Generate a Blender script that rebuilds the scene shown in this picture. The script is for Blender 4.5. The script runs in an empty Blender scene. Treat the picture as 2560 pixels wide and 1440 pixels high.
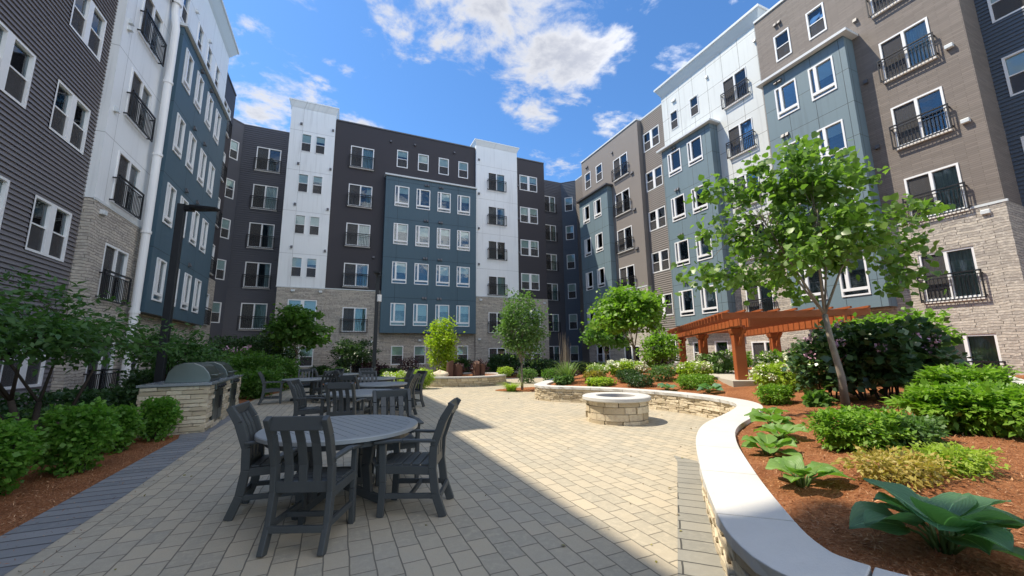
import bpy, math, random
import numpy as np
from mathutils import Vector, Matrix
random.seed(7); rng = np.random.default_rng(11)
S = bpy.context.scene; COL = S.collection
R = math.radians
# ------------------------------------------------------------------ camera
cam = bpy.data.cameras.new("camera"); co = bpy.data.objects.new("camera", cam); COL.objects.link(co); S.camera = co
cam.sensor_width = 36; cam.lens = 984.4 / 2560 * 36; cam.clip_start = .05; cam.clip_end = 3000
p_, r_, h_ = R(9.507), R(-.713), R(23.764)
Rm = Matrix(((1, 0, 0), (0, -math.sin(p_), -math.cos(p_)), (0, math.cos(p_), -math.sin(p_))))
Qm = Matrix(((math.cos(r_), -math.sin(r_), 0), (math.sin(r_), math.cos(r_), 0), (0, 0, 1)))
Zm = Matrix(((math.cos(h_), math.sin(h_), 0), (-math.sin(h_), math.cos(h_), 0), (0, 0, 1)))
co.matrix_world = Matrix.Translation((0, 0, 1.6)) @ (Zm @ Rm @ Qm).to_4x4()
# ------------------------------------------------------------------ sun, sky
SUN = Vector((-.487, .33, 1)).normalized()
sl = bpy.data.lights.new("sun", 'SUN'); sl.energy = 3.3; sl.angle = R(.55); sl.color = (1, .90, .74)
so = bpy.data.objects.new("sun", sl); COL.objects.link(so); so.rotation_euler = SUN.to_track_quat('Z', 'Y').to_euler()
S.view_settings.view_transform = 'Standard'; S.view_settings.look = 'None'
S.view_settings.exposure = 1.0; S.view_settings.gamma = 1; S.view_settings.use_curve_mapping = False
W = bpy.data.worlds.new("World"); S.world = W; W.use_nodes = True
SKY_STRENGTH = .15


class NT:
    def __init__(s, tree): s.t = tree; tree.nodes.clear()
    def n(s, typ, **kw):
        nd = s.t.nodes.new(typ); ins = kw.pop('i', {})
        for k, v in kw.items(): setattr(nd, k, v)
        for k, v in ins.items():
            if isinstance(v, bpy.types.NodeSocket): s.t.links.new(v, nd.inputs[k])
            else: nd.inputs[k].default_value = v
        return nd
    def m(s, op, a, b=None, c=None, clamp=False):
        i = {0: a}
        if b is not None: i[1] = b
        if c is not None: i[2] = c
        nd = s.n('ShaderNodeMath', operation=op, i=i); nd.use_clamp = clamp
        return nd.outputs[0]
    def mix(s, f, a, b, blend='MIX'):
        nd = s.n('ShaderNodeMix', data_type='RGBA', blend_type=blend)
        for k, v in ((0, f), (6, a), (7, b)):
            if isinstance(v, bpy.types.NodeSocket): s.t.links.new(v, nd.inputs[k])
            else:
                if k and len(v) == 3: v = (*v, 1)
                nd.inputs[k].default_value = v
        return nd.outputs[2]
    def noise(s, vec, scale, detail=4, rough=.55, dist=0, out=0):
        nd = s.n('ShaderNodeTexNoise', i={'Scale': scale, 'Detail': detail, 'Roughness': rough, 'Distortion': dist})
        if vec is not None: s.t.links.new(vec, nd.inputs['Vector'])
        return nd.outputs[out]
    def ramp(s, f, a, b):
        nd = s.n('ShaderNodeMapRange', interpolation_type='SMOOTHSTEP', i={0: f, 1: a, 2: b}); return nd.outputs[0]


w = NT(W.node_tree)
sky = w.n('ShaderNodeTexSky', sky_type='NISHITA', sun_disc=False, sun_elevation=math.asin(SUN.z),
          sun_rotation=math.atan2(SUN.x, SUN.y), air_density=1.0, dust_density=.35, ozone_density=2.5, altitude=50)
tc = w.n('ShaderNodeTexCoord').outputs['Generated']
sp = w.n('ShaderNodeSeparateXYZ', i={0: tc})
zc = w.m('MAXIMUM', sp.outputs[2], .03)
px = w.m('DIVIDE', sp.outputs[0], zc); py = w.m('DIVIDE', sp.outputs[1], zc)
pv = w.n('ShaderNodeCombineXYZ', i={0: px, 1: py, 2: 0.0}).outputs[0]
# cloud banks in view, then added unseen ones: centre x, y, radius x, radius y, weight (on the sky plane above the courtyard)
BANKS = [(.33, .85, .42, .28, 1.2), (.28, 1.08, .25, .17, .95), (.66, 1.08, .21, .27, 1.25), (.73, 1.38, .13, .12, 1.0), (.12, 1.12, .12, .14, .95), (.04, 1.2, .07, .08, .8),
         (-.16, 1.07, .16, .10, .62), (-.25, 1.62, .20, .22, 1.0), (-.04, 1.74, .20, .13, 1.0), (-.40, 1.9, .3, .25, .85),
         (1.02, .9, .12, .10, .6), (1.08, 1.32, .16, .14, .8), (1.05, 1.75, .22, .22, .62), (.9, 2.3, .4, .4, .5), (-.33, 1.33, .09, .06, .58), (-.05, 1.38, .09, .05, .55),
         (-1.7, -.4, 1.0, 1.2, 1.3), (.2, -1.2, 1.4, .75, 1.3), (1.9, -.8, 1.1, 1.1, 1.3), (-3.5, 1.4, 1.2, 1.5, .9), (3.4, .6, .9, 1.2, .9), (.2, .05, .75, .32, 1.0), (0, -3.6, 4, 1.4, 1.2), (0, 4.6, 2.5, 1.2, .6)]  # this row: unseen banks added around and overhead to brighten the shade
warp = w.noise(pv, 2.4, 3, .5, out=1)
wv = w.n('ShaderNodeVectorMath', operation='MULTIPLY_ADD', i={0: warp, 1: (.22, .22, 0), 2: pv}).outputs[0]
wv = w.n('ShaderNodeVectorMath', operation='SUBTRACT', i={0: wv, 1: (.11, .11, 0)}).outputs[0]
fld = None
for cx, cy, rx, ry, wt in BANKS:
    d = w.n('ShaderNodeVectorMath', operation='SUBTRACT', i={0: wv, 1: (cx, cy, 0)}).outputs[0]
    d = w.n('ShaderNodeVectorMath', operation='DIVIDE', i={0: d, 1: (rx, ry, 1)}).outputs[0]
    l = w.n('ShaderNodeVectorMath', operation='LENGTH', i={0: d}).outputs['Value']
    g = w.m('MULTIPLY', w.m('SUBTRACT', 1.35, l, clamp=True), wt)
    fld = g if fld is None else w.m('MAXIMUM', fld, g)
nz = w.noise(pv, 4.6, 10, .62, .35)
nz2 = w.noise(pv, 15, 6, .6, .2)
dens = w.m('ADD', fld, w.m('MULTIPLY', w.m('SUBTRACT', nz, .52), 3.3))
dens = w.m('ADD', dens, w.m('MULTIPLY', w.m('SUBTRACT', nz2, .5), .9))
mask = w.ramp(dens, .38, 1.15)
thick = w.ramp(dens, .85, 1.75)
ccol = w.mix(thick, (3.15, 3.15, 3.2), (1.95, 2.02, 2.25))
ccol = w.mix(w.m('MULTIPLY', nz2, .35), ccol, (1.7, 1.8, 2.1))
sd = w.n('ShaderNodeVectorMath', operation='DOT_PRODUCT', i={0: tc, 1: tuple(-SUN.normalized() * Vector((1, 1, -.2)))}).outputs['Value']
front = w.m('ADD', 1.0, w.m('MULTIPLY', w.ramp(sd, .05, .75), 4.3))   # gain on clouds opposite the sun, raised to fill the shade
ccol = w.n('ShaderNodeVectorMath', operation='SCALE', i={0: ccol, 'Scale': front}).outputs[0]
ccol = w.mix(w.ramp(sd, .05, .7), ccol, w.mix(1.0, ccol, (1.0, .95, .86), 'MULTIPLY'))
skyc = w.mix(1.0, sky.outputs[0], (.38, .59, .76), 'MULTIPLY')
mx = w.mix(w.m('MULTIPLY', mask, .93), skyc, ccol)
bg = w.n('ShaderNodeBackground', i={0: mx, 1: SKY_STRENGTH})
w.n('ShaderNodeOutputWorld', i={0: bg.outputs[0]})


# ------------------------------------------------------------------ materials
def mat(name, col, rough=.7, spec=.3, fn=None, metal=0):
    m = bpy.data.materials.new(name); m.use_nodes = True; t = NT(m.node_tree)
    b = t.n('ShaderNodeBsdfPrincipled', i={'Base Color': (*col, 1), 'Roughness': rough, 'Specular IOR Level': spec, 'Metallic': metal})
    o = t.n('ShaderNodeOutputMaterial', i={0: b.outputs[0]})
    if fn: fn(t, b, o)
    return m
def setc(t, b, c): t.t.links.new(c, b.inputs['Base Color'])
def bump(t, b, h, s=.3, d=.01):
    n = t.n('ShaderNodeBump', i={'Strength': s, 'Distance': d, 'Height': h}); t.t.links.new(n.outputs[0], b.inputs['Normal']); return n
def opos(t): return t.n('ShaderNodeNewGeometry').outputs['Position']
def varied(c, amt=.12, scale=1.2, fine=20, bs=.15):
    def f(t, b, o):
        P = opos(t); n = t.noise(P, scale, 5); n2 = t.noise(P, fine, 3)
        k = t.m('ADD', 1 - amt, t.m('MULTIPLY', t.m('ADD', t.m('MULTIPLY', n, .7), t.m('MULTIPLY', n2, .3)), 2 * amt))
        v = t.n('ShaderNodeVectorMath', operation='SCALE', i={0: c, 'Scale': k}).outputs[0]; setc(t, b, v)
        if bs: bump(t, b, n2, bs, .003)
    return f
def wallvec(t):
    s = t.n('ShaderNodeSeparateXYZ', i={0: opos(t)})
    h = t.m('ADD', s.outputs[0], t.m('MULTIPLY', s.outputs[1], .86))
    return h, s.outputs[2]
def stone_fn(c1, c2, c3):
    def f(t, b, o):
        h, z = wallvec(t); P = opos(t)
        wob = t.noise(P, 1.7, 3); wob2 = t.noise(P, 5, 2)
        zz = t.m('ADD', z, t.m('ADD', t.m('MULTIPLY', wob, .16), t.m('MULTIPLY', wob2, .05)))
        v = t.n('ShaderNodeCombineXYZ', i={0: h, 1: zz, 2: 0.0}).outputs[0]
        br = t.n('ShaderNodeTexBrick', offset=.37, offset_frequency=2, squash=.7, squash_frequency=3,
                 i={'Vector': v, 'Scale': 1.0, 'Brick Width': .75, 'Row Height': .092, 'Mortar Size': .008, 'Mortar Smooth': .4,
                    'Color1': (0, 0, 0, 1), 'Color2': (1, 1, 1, 1), 'Mortar': (.5, .5, .5, 1)})
        rnd = t.n('ShaderNodeSeparateColor', i={0: br.outputs[0]}).outputs[0]
        n = t.noise(P, 9, 5, .65)
        c = t.mix(rnd, c1, c2); c = t.mix(t.ramp(n, .45, .75), c, c3)
        c = t.mix(t.m('MULTIPLY', br.outputs[1], .75), c, tuple(x * .3 for x in c1)); setc(t, b, c)
        hgt = t.m('ADD', t.m('SUBTRACT', 1, br.outputs[1]), t.m('ADD', t.m('MULTIPLY', rnd, .7), t.m('MULTIPLY', n, .9)))
        bump(t, b, hgt, .9, .035)
    return f
def lapbrick(c, w_=.4, h_=.07, dark=.72):
    def f(t, b, o):
        h, z = wallvec(t); v = t.n('ShaderNodeCombineXYZ', i={0: h, 1: z, 2: 0.0}).outputs[0]
        br = t.n('ShaderNodeTexBrick', i={'Vector': v, 'Scale': 1.0, 'Brick Width': w_, 'Row Height': h_, 'Mortar Size': .006, 'Mortar Smooth': .3,
                 'Color1': (0, 0, 0, 1), 'Color2': (1, 1, 1, 1), 'Mortar': (.5, .5, .5, 1)})
        rnd = t.n('ShaderNodeSeparateColor', i={0: br.outputs[0]}).outputs[0]; n = t.noise(opos(t), .6, 4)
        c1 = t.mix(rnd, tuple(x * .86 for x in c), tuple(x * 1.12 for x in c)); c1 = t.mix(t.m('MULTIPLY', n, .35), c1, tuple(x * .8 for x in c))
        setc(t, b, t.mix(br.outputs[1], c1, tuple(x * dark for x in c))); bump(t, b, t.m('SUBTRACT', 1, br.outputs[1]), .4, .008)
    return f
def panel_fn(c, pw=1.2, ph=3.06, z0=.3, j=.35):
    # fibre-cement panels with real narrow reveal joints
    def f(t, b, o):
        h, z = wallvec(t); s = t.n('ShaderNodeSeparateXYZ', i={0: opos(t)}); hh = t.m('ADD', s.outputs[0], s.outputs[1])
        v = t.n('ShaderNodeCombineXYZ', i={0: hh, 1: t.m('ADD', z, z0), 2: 0.0}).outputs[0]
        br = t.n('ShaderNodeTexBrick', offset=0.0, i={'Vector': v, 'Scale': 1.0, 'Brick Width': pw, 'Row Height': ph / 2, 'Mortar Size': .013, 'Mortar Smooth': .1})
        n = t.noise(opos(t), .5, 4)
        sv = t.n('ShaderNodeCombineXYZ', i={0: t.m('MULTIPLY', hh, 5.0), 1: t.m('MULTIPLY', z, .22), 2: 0.0}).outputs[0]
        strk = t.ramp(t.noise(sv, 1.0, 5, .6), .5, .8)
        sk = t.m('SUBTRACT', t.m('ADD', .93, t.m('MULTIPLY', n, .14)), t.m('MULTIPLY', strk, .2))
        k = t.n('ShaderNodeVectorMath', operation='SCALE', i={0: c, 'Scale': sk}).outputs[0]
        setc(t, b, t.mix(br.outputs[1], k, tuple(x * j for x in c))); bump(t, b, t.m('SUBTRACT', 1, br.outputs[1]), .5, .01)
    return f
M = {}
M['siding'] = mat('gray_lap_siding', (.18, .17, .182), .5, .35, varied((.18, .17, .182), .12, .7, 30, .05))
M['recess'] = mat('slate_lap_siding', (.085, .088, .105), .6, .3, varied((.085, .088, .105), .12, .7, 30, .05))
M['brown_shade'] = mat('shaded_brown_panel', (.046, .043, .051), .6, .3, varied((.046, .043, .051), .08, .5, 40, .05))  # brown with the shade of the far and left walls put into its colour
M['taupe'] = mat('taupe_lap_siding', (.215, .187, .168), .65, .25, lapbrick((.215, .187, .168), .5, .075, .6))
M['tgray'] = mat('warm_gray_siding', (.235, .212, .195), .65, .25, varied((.235, .212, .195), .08, .6, 30, .05))
M['navy'] = mat('blue_gray_siding', (.10, .125, .16), .6, .3, varied((.10, .125, .16), .1, .6, 30, .05))
M['teal'] = mat('shaded_teal_panel', (.062, .115, .155), .5, .35, panel_fn((.062, .115, .155), 2.4, 6.12))  # bay paint with the shade put into its colour
M['teal_lit'] = mat('sunlit_teal_panel', (.16, .225, .26), .5, .35, panel_fn((.16, .225, .26), 1.15, 3.06, .25))  # same bay paint, lighter copy with the sunlight put into its colour
M['white'] = mat('white_panel', (.64, .67, .66), .5, .35, panel_fn((.64, .67, .66), 1.1, 3.06, .4, .3))
M['whitep'] = mat('white_smooth_panel', (.80, .83, .85), .5, .35, panel_fn((.80, .83, .85), 9, 6.12, .55, .6))
M['trim'] = mat('white_vinyl', (.84, .85, .86), .35, .4, varied((.82, .83, .84), .04, 2, 20, 0))
M['cornice'] = mat('cornice_metal', (.62, .66, .68), .4, .5, varied((.62, .66, .68), .06, 1, 10, 0))
M['cap'] = mat('dark_cap_metal', (.10, .10, .11), .4, .5)
M['stone'] = mat('ledge_stone_veneer', (.4, .37, .33), .9, .15, stone_fn((.36, .33, .30), (.56, .51, .44), (.66, .61, .54)))
M['black'] = mat('black_metal', (.012, .013, .016), .45, .4, varied((.012, .013, .016), .2, 8, 60, .03))
M['dark'] = mat('room_interior', (.02, .022, .026), .9, .1)
def screen_fn(t, b, o):
    mx = t.n('ShaderNodeMixShader', i={0: .72}); tr = t.n('ShaderNodeBsdfTransparent')
    t.t.links.new(tr.outputs[0], mx.inputs[1]); t.t.links.new(b.outputs[0], mx.inputs[2]); t.t.links.new(mx.outputs[0], o.inputs[0])
M['screen'] = mat('insect_screen', (.09, .088, .09), .8, .1, screen_fn)
M['blind'] = mat('window_blind', (.70, .74, .68), .8, .2, varied((.70, .74, .68), .06, 1, 10, 0))
M['curtain'] = mat('curtain', (.42, .50, .48), .9, .1)
def glass_fn(t, b, o):
    lw = t.n('ShaderNodeFresnel', i={0: 1.5}).outputs[0]
    tr = t.n('ShaderNodeBsdfTransparent', i={0: (.82, .88, .88, 1)})
    n = t.noise(opos(t), .9, 2)
    bp = t.n('ShaderNodeBump', i={'Strength': .12, 'Distance': .05, 'Height': n})
    gl = t.n('ShaderNodeBsdfGlossy', i={'Color': (.9, .95, 1, 1), 'Roughness': .02, 'Normal': bp.outputs[0]})
    mx = t.n('ShaderNodeMixShader', i={0: t.m('ADD', t.m('MULTIPLY', lw, 1.0), .035, clamp=True), 1: tr.outputs[0], 2: gl.outputs[0]})
    t.t.links.new(mx.outputs[0], o.inputs[0])
M['glass'] = mat('window_glass', (.1, .1, .1), .05, .5, glass_fn)
def leafmat(name, c, c2, trans=.45, rough=.45, spec=.35):
    def f(t, b, o):
        r = t.n('ShaderNodeNewGeometry').outputs['Random Per Island']
        n = t.noise(opos(t), 2.3, 2)
        c0 = t.mix(r, c, c2); c0 = t.mix(t.m('MULTIPLY', n, .5), c0, tuple(x * .72 for x in c)); setc(t, b, c0)
        tr = t.n('ShaderNodeBsdfTranslucent'); t.t.links.new(t.mix(1.0, c0, (1.25, 1.5, .55), 'MULTIPLY'), tr.inputs[0])
        mx = t.n('ShaderNodeMixShader', i={0: trans, 1: b.outputs[0], 2: tr.outputs[0]}); t.t.links.new(mx.outputs[0], o.inputs[0])
    return mat(name, c, rough, spec, f)
M['l_tree'] = leafmat('redbud_leaf', (.11, .21, .04), (.25, .38, .10), .45, .38, .5)
M['l_bright'] = leafmat('bright_leaf', (.15, .28, .04), (.26, .42, .07))
M['l_yel'] = leafmat('yellow_green_leaf', (.30, .42, .03), (.45, .55, .06))
M['l_mid'] = leafmat('mid_green_leaf', (.08, .18, .035), (.15, .27, .06))
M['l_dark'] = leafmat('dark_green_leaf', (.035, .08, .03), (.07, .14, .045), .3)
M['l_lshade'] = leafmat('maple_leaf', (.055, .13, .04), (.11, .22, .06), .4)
M['l_shrub'] = leafmat('spirea_leaf', (.11, .26, .04), (.20, .38, .06))
M['l_rhodo'] = leafmat('rhododendron_leaf', (.04, .095, .035), (.11, .19, .065), .2, .35, .6)
M['l_purple'] = leafmat('purple_leaf', (.045, .018, .028), (.09, .04, .05), .2)
M['l_conif'] = leafmat('arborvitae_spray', (.12, .26, .025), (.28, .44, .06), .35)
M['l_gold'] = leafmat('golden_spray', (.42, .30, .07), (.52, .46, .16), .35)
M['l_fern'] = leafmat('fern_green_spray', (.10, .20, .06), (.17, .28, .09), .35)
M['l_grass'] = leafmat('ornamental_grass', (.13, .22, .07), (.24, .33, .12), .35)
M['l_limeg'] = leafmat('lime_leaf', (.30, .42, .05), (.42, .52, .10), .4)
def hosta_fn(c, c2):
    def f(t, b, o):
        r = t.n('ShaderNodeNewGeometry').outputs['Random Per Island']
        uv = t.n('ShaderNodeUVMap').outputs[0]; s = t.n('ShaderNodeSeparateXYZ', i={0: uv})
        a = t.m('ABSOLUTE', t.m('SUBTRACT', s.outputs[0], .5))
        ribs = t.m('SINE', t.m('MULTIPLY', a, 80))
        c0 = t.mix(r, c, c2); c0 = t.mix(t.ramp(a, .02, .0), c0, tuple(min(1, x * 1.8) for x in c2)); setc(t, b, c0)
        bump(t, b, ribs, .3, .0025)
        tr = t.n('ShaderNodeBsdfTranslucent'); t.t.links.new(t.mix(1.0, c0, (1.2, 1.5, .5), 'MULTIPLY'), tr.inputs[0])
        mx = t.n('ShaderNodeMixShader', i={0: .35, 1: b.outputs[0], 2: tr.outputs[0]}); t.t.links.new(mx.outputs[0], o.inputs[0])
    return f
M['h_blue'] = mat('blue_green_hosta_leaf', (.05, .12, .08), .4, .4, hosta_fn((.095, .22, .12), (.18, .33, .17)))
M['h_green'] = mat('light_green_hosta_leaf', (.15, .27, .07), .4, .4, hosta_fn((.15, .28, .06), (.22, .36, .10)))
M['bark'] = mat('gray_bark', (.25, .22, .18), .9, .1, varied((.25, .22, .18), .4, 9, 45, .9))
M['bark_d'] = mat('dark_bark', (.07, .055, .045), .9, .1, varied((.07, .055, .045), .3, 6, 40, .6))
M['fl_white'] = mat('white_petals', (.78, .80, .62), .7, .2); M['fl_pink'] = mat('pink_petals', (.62, .38, .50), .7, .2)
M['fl_rust'] = mat('tan_flower', (.45, .30, .18), .8, .1)
def mulch_fn(c1, c2, c3):
    def f(t, b, o):
        P = opos(t); n = t.noise(P, 38, 6, .75, 1.2); v = t.n('ShaderNodeTexVoronoi', i={'Vector': P, 'Scale': 46.0, 'Randomness': 1.0})
        big = t.noise(P, 1.6, 4)
        s = t.n('ShaderNodeSeparateColor', i={0: v.outputs['Color']}).outputs[0]
        c = t.mix(s, c1, c2); c = t.mix(t.ramp(n, .5, .7), c, c3); c = t.mix(t.m('MULTIPLY', t.ramp(big, .4, .75), .45), c, tuple(x * .6 for x in c1)); setc(t, b, c)
        bump(t, b, t.m('ADD', n, t.m('MULTIPLY', v.outputs[0], .8)), 1.0, .03)
    return f
M['mulch'] = mat('bark_mulch', (.3, .12, .06), .95, .1, mulch_fn((.28, .10, .04), (.46, .20, .09), (.55, .29, .15)))
M['chip'] = mat('wood_chip', (.4, .19, .1), .9, .1, lambda t, b, o: setc(t, b, t.mix(t.n('ShaderNodeNewGeometry').outputs['Random Per Island'], (.16, .06, .03), (.62, .36, .20))))
M['litter'] = mat('dry_leaf', (.2, .13, .06), .9, .1, lambda t, b, o: setc(t, b, t.mix(t.n('ShaderNodeNewGeometry').outputs['Random Per Island'], (.10, .06, .025), (.28, .26, .07))))
def paver_fn(axis, bw, rh, cols, mort, off=.5, msz=.0075):
    # axis: 0 rows along Y; else angle of the course direction
    def f(t, b, o):
        P = opos(t)
        rot = t.n('ShaderNodeVectorRotate', rotation_type='Z_AXIS', i={'Vector': P, 'Angle': axis}).outputs[0]
        wob = t.noise(P, 3.5, 2, out=1)
        vv = t.n('ShaderNodeVectorMath', operation='MULTIPLY_ADD', i={0: wob, 1: (.022, .022, 0), 2: rot}).outputs[0]
        br = t.n('ShaderNodeTexBrick', offset=off, offset_frequency=2, i={'Vector': vv, 'Scale': 1.0, 'Brick Width': bw, 'Row Height': rh, 'Mortar Size': msz, 'Mortar Smooth': .35,
                 'Color1': (0, 0, 0, 1), 'Color2': (1, 1, 1, 1), 'Mortar': (.5, .5, .5, 1)})
        r = t.n('ShaderNodeSeparateColor', i={0: br.outputs[0]}).outputs[0]
        n = t.noise(P, 14, 6, .65); big = t.noise(P, .8, 4); fn_ = t.noise(P, 90, 4, .7)
        c = t.mix(r, cols[0], cols[1]); c = t.mix(t.ramp(n, .42, .72), c, cols[2]); c = t.mix(t.m('MULTIPLY', t.ramp(big, .45, .7), .4), c, cols[3])
        c = t.mix(t.m('MULTIPLY', fn_, .25), c, tuple(x * .65 for x in cols[0])); stn = t.ramp(t.noise(P, 1.7, 7, .72, .6), .56, .74); c = t.mix(t.m('MULTIPLY', stn, .38), c, tuple(x * .55 for x in cols[3]))
        setc(t, b, t.mix(t.ramp(br.outputs[1], .15, .8), c, mort))
        bump(t, b, t.m('ADD', t.m('MULTIPLY', t.m('SUBTRACT', 1, br.outputs[1]), 1.6), t.m('ADD', t.m('MULTIPLY', n, .35), t.m('MULTIPLY', fn_, .15))), .75, .014)
    return f
M['paver'] = mat('tan_paver', (.4, .36, .28), .85, .2, paver_fn(R(90), .285, .187, ((.37, .335, .26), (.51, .435, .315), (.49, .43, .32), (.40, .375, .31)), (.20, .18, .14), msz=.006))
M['border'] = mat('slate_border_paver', (.15, .17, .2), .8, .25, paver_fn(0, 2.0, .205, ((.19, .20, .21), (.27, .275, .275), (.25, .25, .245), (.20, .205, .205)), (.08, .08, .08), msz=.013))
M['border2'] = mat('gray_border_paver', (.25, .25, .22), .8, .25, paver_fn(R(45), 2.0, .2, ((.24, .235, .205), (.32, .305, .26), (.30, .29, .25), (.25, .25, .235)), (.07, .07, .065)))
M['path'] = mat('pale_path', (.45, .43, .38), .85, .2, varied((.46, .43, .36), .1, 1, 15, .2))
def cop_fn(t, b, o):
    P = opos(t); n = t.noise(P, 2.2, 6, .7); f = t.noise(P, 60, 5, .75); sp_ = t.ramp(t.noise(P, 9, 4, .7), .62, .8)
    r = t.n('ShaderNodeNewGeometry').outputs['Random Per Island']
    c = t.mix(n, (.50, .49, .46), (.68, .665, .63)); c = t.mix(t.m('MULTIPLY', f, .3), c, (.38, .37, .35)); c = t.mix(t.m('MULTIPLY', sp_, .35), c, (.36, .34, .30)); setc(t, b, c); bump(t, b, t.m('ADD', f, n), .5, .006)
M['coping'] = mat('limestone_coping', (.6, .59, .56), .7, .3, cop_fn)
def lst(t, b, o):
    P = opos(t); r = t.n('ShaderNodeNewGeometry').outputs['Random Per Island']; n = t.noise(P, 12, 6, .65)
    c = t.mix(r, (.48, .40, .27), (.76, .67, .50)); c = t.mix(t.ramp(n, .45, .72), c, (.52, .42, .31)); setc(t, b, c); bump(t, b, t.noise(P, 28, 6, .7), .8, .02)
M['ledge'] = mat('stacked_stone', (.5, .45, .38), .9, .15, lst)
M['ledged'] = mat('stone_backing', (.10, .09, .075), .95, .1)
M['counter'] = mat('granite_counter', (.22, .24, .25), .25, .5, varied((.24, .26, .27), .2, 30, 80, .05))
M['steel'] = mat('stainless_steel', (.2, .22, .2), .36, .5, varied((.20, .22, .205), .08, 3, 12, .02), 1)
M['poly'] = mat('gray_plastic_lumber', (.06, .068, .070), .45, .4, varied((.062, .068, .069), .14, 5, 60, .2))
M['polyt'] = mat('gray_plastic_tabletop', (.30, .32, .325), .34, .5, varied((.30, .32, .325), .1, 3, 60, .12))
M['cedar'] = mat('stained_cedar', (.34, .095, .03), .6, .3, varied((.34, .095, .03), .28, 3, 26, .25))
M['basalt'] = mat('basalt_column', (.12, .07, .055), .8, .2, varied((.13, .075, .055), .3, 4, 30, .8))
M['roof'] = mat('roof_membrane', (.35, .35, .35), .9, .1)


# ------------------------------------------------------------------ mesh helpers
class MB:
    def __init__(s): s.v = []; s.f = []; s.mi = []; s.sm = False
    def face(s, pts, mi=0):
        n = len(s.v); s.v += [tuple(p) for p in pts]; s.f.append(tuple(range(n, n + len(pts)))); s.mi.append(mi)
    def hexa(s, c, mi=0):  # 8 corners: bottom 0-3 ccw, top 4-7
        n = len(s.v); s.v += [tuple(p) for p in c]
        for q in ((3, 2, 1, 0), (4, 5, 6, 7), (0, 1, 5, 4), (1, 2, 6, 5), (2, 3, 7, 6), (3, 0, 4, 7)): s.f.append(tuple(n + k for k in q)); s.mi.append(mi)
    def box(s, x0, x1, y0, y1, z0, z1, mi=0):
        s.hexa([(x0, y0, z0), (x1, y0, z0), (x1, y1, z0), (x0, y1, z0), (x0, y0, z1), (x1, y0, z1), (x1, y1, z1), (x0, y1, z1)], mi)
    def fbox(s, F, u0, u1, z0, z1, d0, d1, mi=0):
        P = F.P; s.hexa([P(u0, d1, z0), P(u1, d1, z0), P(u1, d0, z0), P(u0, d0, z0), P(u0, d1, z1), P(u1, d1, z1), P(u1, d0, z1), P(u0, d0, z1)], mi)
    def bar(s, a, b, w_, h, up=(0, 0, 1), w2=None, h2=None):  # oriented bar from a to b, width w_ across, height h
        a = Vector(a); b = Vector(b); d = (b - a).normalized(); up = Vector(up)
        sd = d.cross(up)
        if sd.length < 1e-4: sd = d.cross(Vector((1, 0, 0)))
        sd.normalize(); u = sd.cross(d); w2 = w2 or w_; h2 = h2 or h
        A = [a + sd * x * w_ / 2 + u * y * h / 2 for x, y in ((-1, -1), (1, -1), (1, 1), (-1, 1))]
        B = [b + sd * x * w2 / 2 + u * y * h2 / 2 for x, y in ((-1, -1), (1, -1), (1, 1), (-1, 1))]
        s.hexa(A + B)
    def tube(s, pts, rad, n=8, cap=True):
        pts = [Vector(p) for p in pts]; base = len(s.v); rings = []
        for i, p in enumerate(pts):
            d = (pts[min(i + 1, len(pts) - 1)] - pts[max(i - 1, 0)]).normalized()
            a = d.cross(Vector((0, 0, 1)));
            if a.length < .05: a = d.cross(Vector((1, 0, 0)))
            a.normalize(); b = d.cross(a); r = rad[i] if hasattr(rad, '__len__') else rad
            k = len(s.v); rings.append(k)
            for j in range(n):
                t = 2 * math.pi * j / n; s.v.append(tuple(p + a * math.cos(t) * r + b * math.sin(t) * r))
        for i in range(len(pts) - 1):
            for j in range(n):
                s.f.append((rings[i] + j, rings[i] + (j + 1) % n, rings[i + 1] + (j + 1) % n, rings[i + 1] + j)); s.mi.append(0)
        if cap:
            s.f.append(tuple(rings[0] + j for j in range(n))[::-1]); s.mi.append(0); s.f.append(tuple(rings[-1] + j for j in range(n))); s.mi.append(0)
    def lathe(s, prof, n=32, c=(0, 0, 0), mi=0):
        rings = []
        for r, z in prof:
            k = len(s.v); rings.append(k)
            for j in range(n): t = 2 * math.pi * j / n; s.v.append((c[0] + math.cos(t) * r, c[1] + math.sin(t) * r, c[2] + z))
        for i in range(len(prof) - 1):
            for j in range(n): s.f.append((rings[i] + j, rings[i] + (j + 1) % n, rings[i + 1] + (j + 1) % n, rings[i + 1] + j)); s.mi.append(mi)
    def build(s, name, mats, parent=None, bevel=0, smooth=False):
        if not isinstance(mats, (list, tuple)): mats = [mats]
        off = parent_off(parent)
        me = bpy.data.meshes.new(name)
        me.from_pydata([(x - off[0], y - off[1], z - off[2]) for x, y, z in s.v], [], s.f)
        for m in mats: me.materials.append(m)
        if len(mats) > 1: me.polygons.foreach_set('material_index', s.mi)
        if smooth: me.polygons.foreach_set('use_smooth', [True] * len(me.polygons))
        me.update(); o = bpy.data.objects.new(name, me); COL.objects.link(o)
        if parent: o.parent = parent
        if bevel:
            bv = o.modifiers.new('bevel', 'BEVEL'); bv.width = bevel; bv.segments = 2; bv.limit_method = 'ANGLE'
        return o
OFF = {}
def parent_off(p):
    x = [0, 0, 0]
    if p is not None and p.name in OFF: return OFF[p.name]
    return x
def root(name, loc, label, cat, group=None, rz=0, world=False):
    o = bpy.data.objects.new(name, None); COL.objects.link(o); o.location = loc; o.rotation_euler[2] = rz; o.empty_display_size = .2
    o['label'] = label; o['category'] = cat
    if group: o['group'] = group
    if world: OFF[o.name] = loc
    return o
def tag(o, label=None, cat=None, group=None, kind=None):
    if label: o['label'] = label
    if cat: o['category'] = cat
    if group: o['group'] = group
    if kind: o['kind'] = kind
    return o
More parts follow.
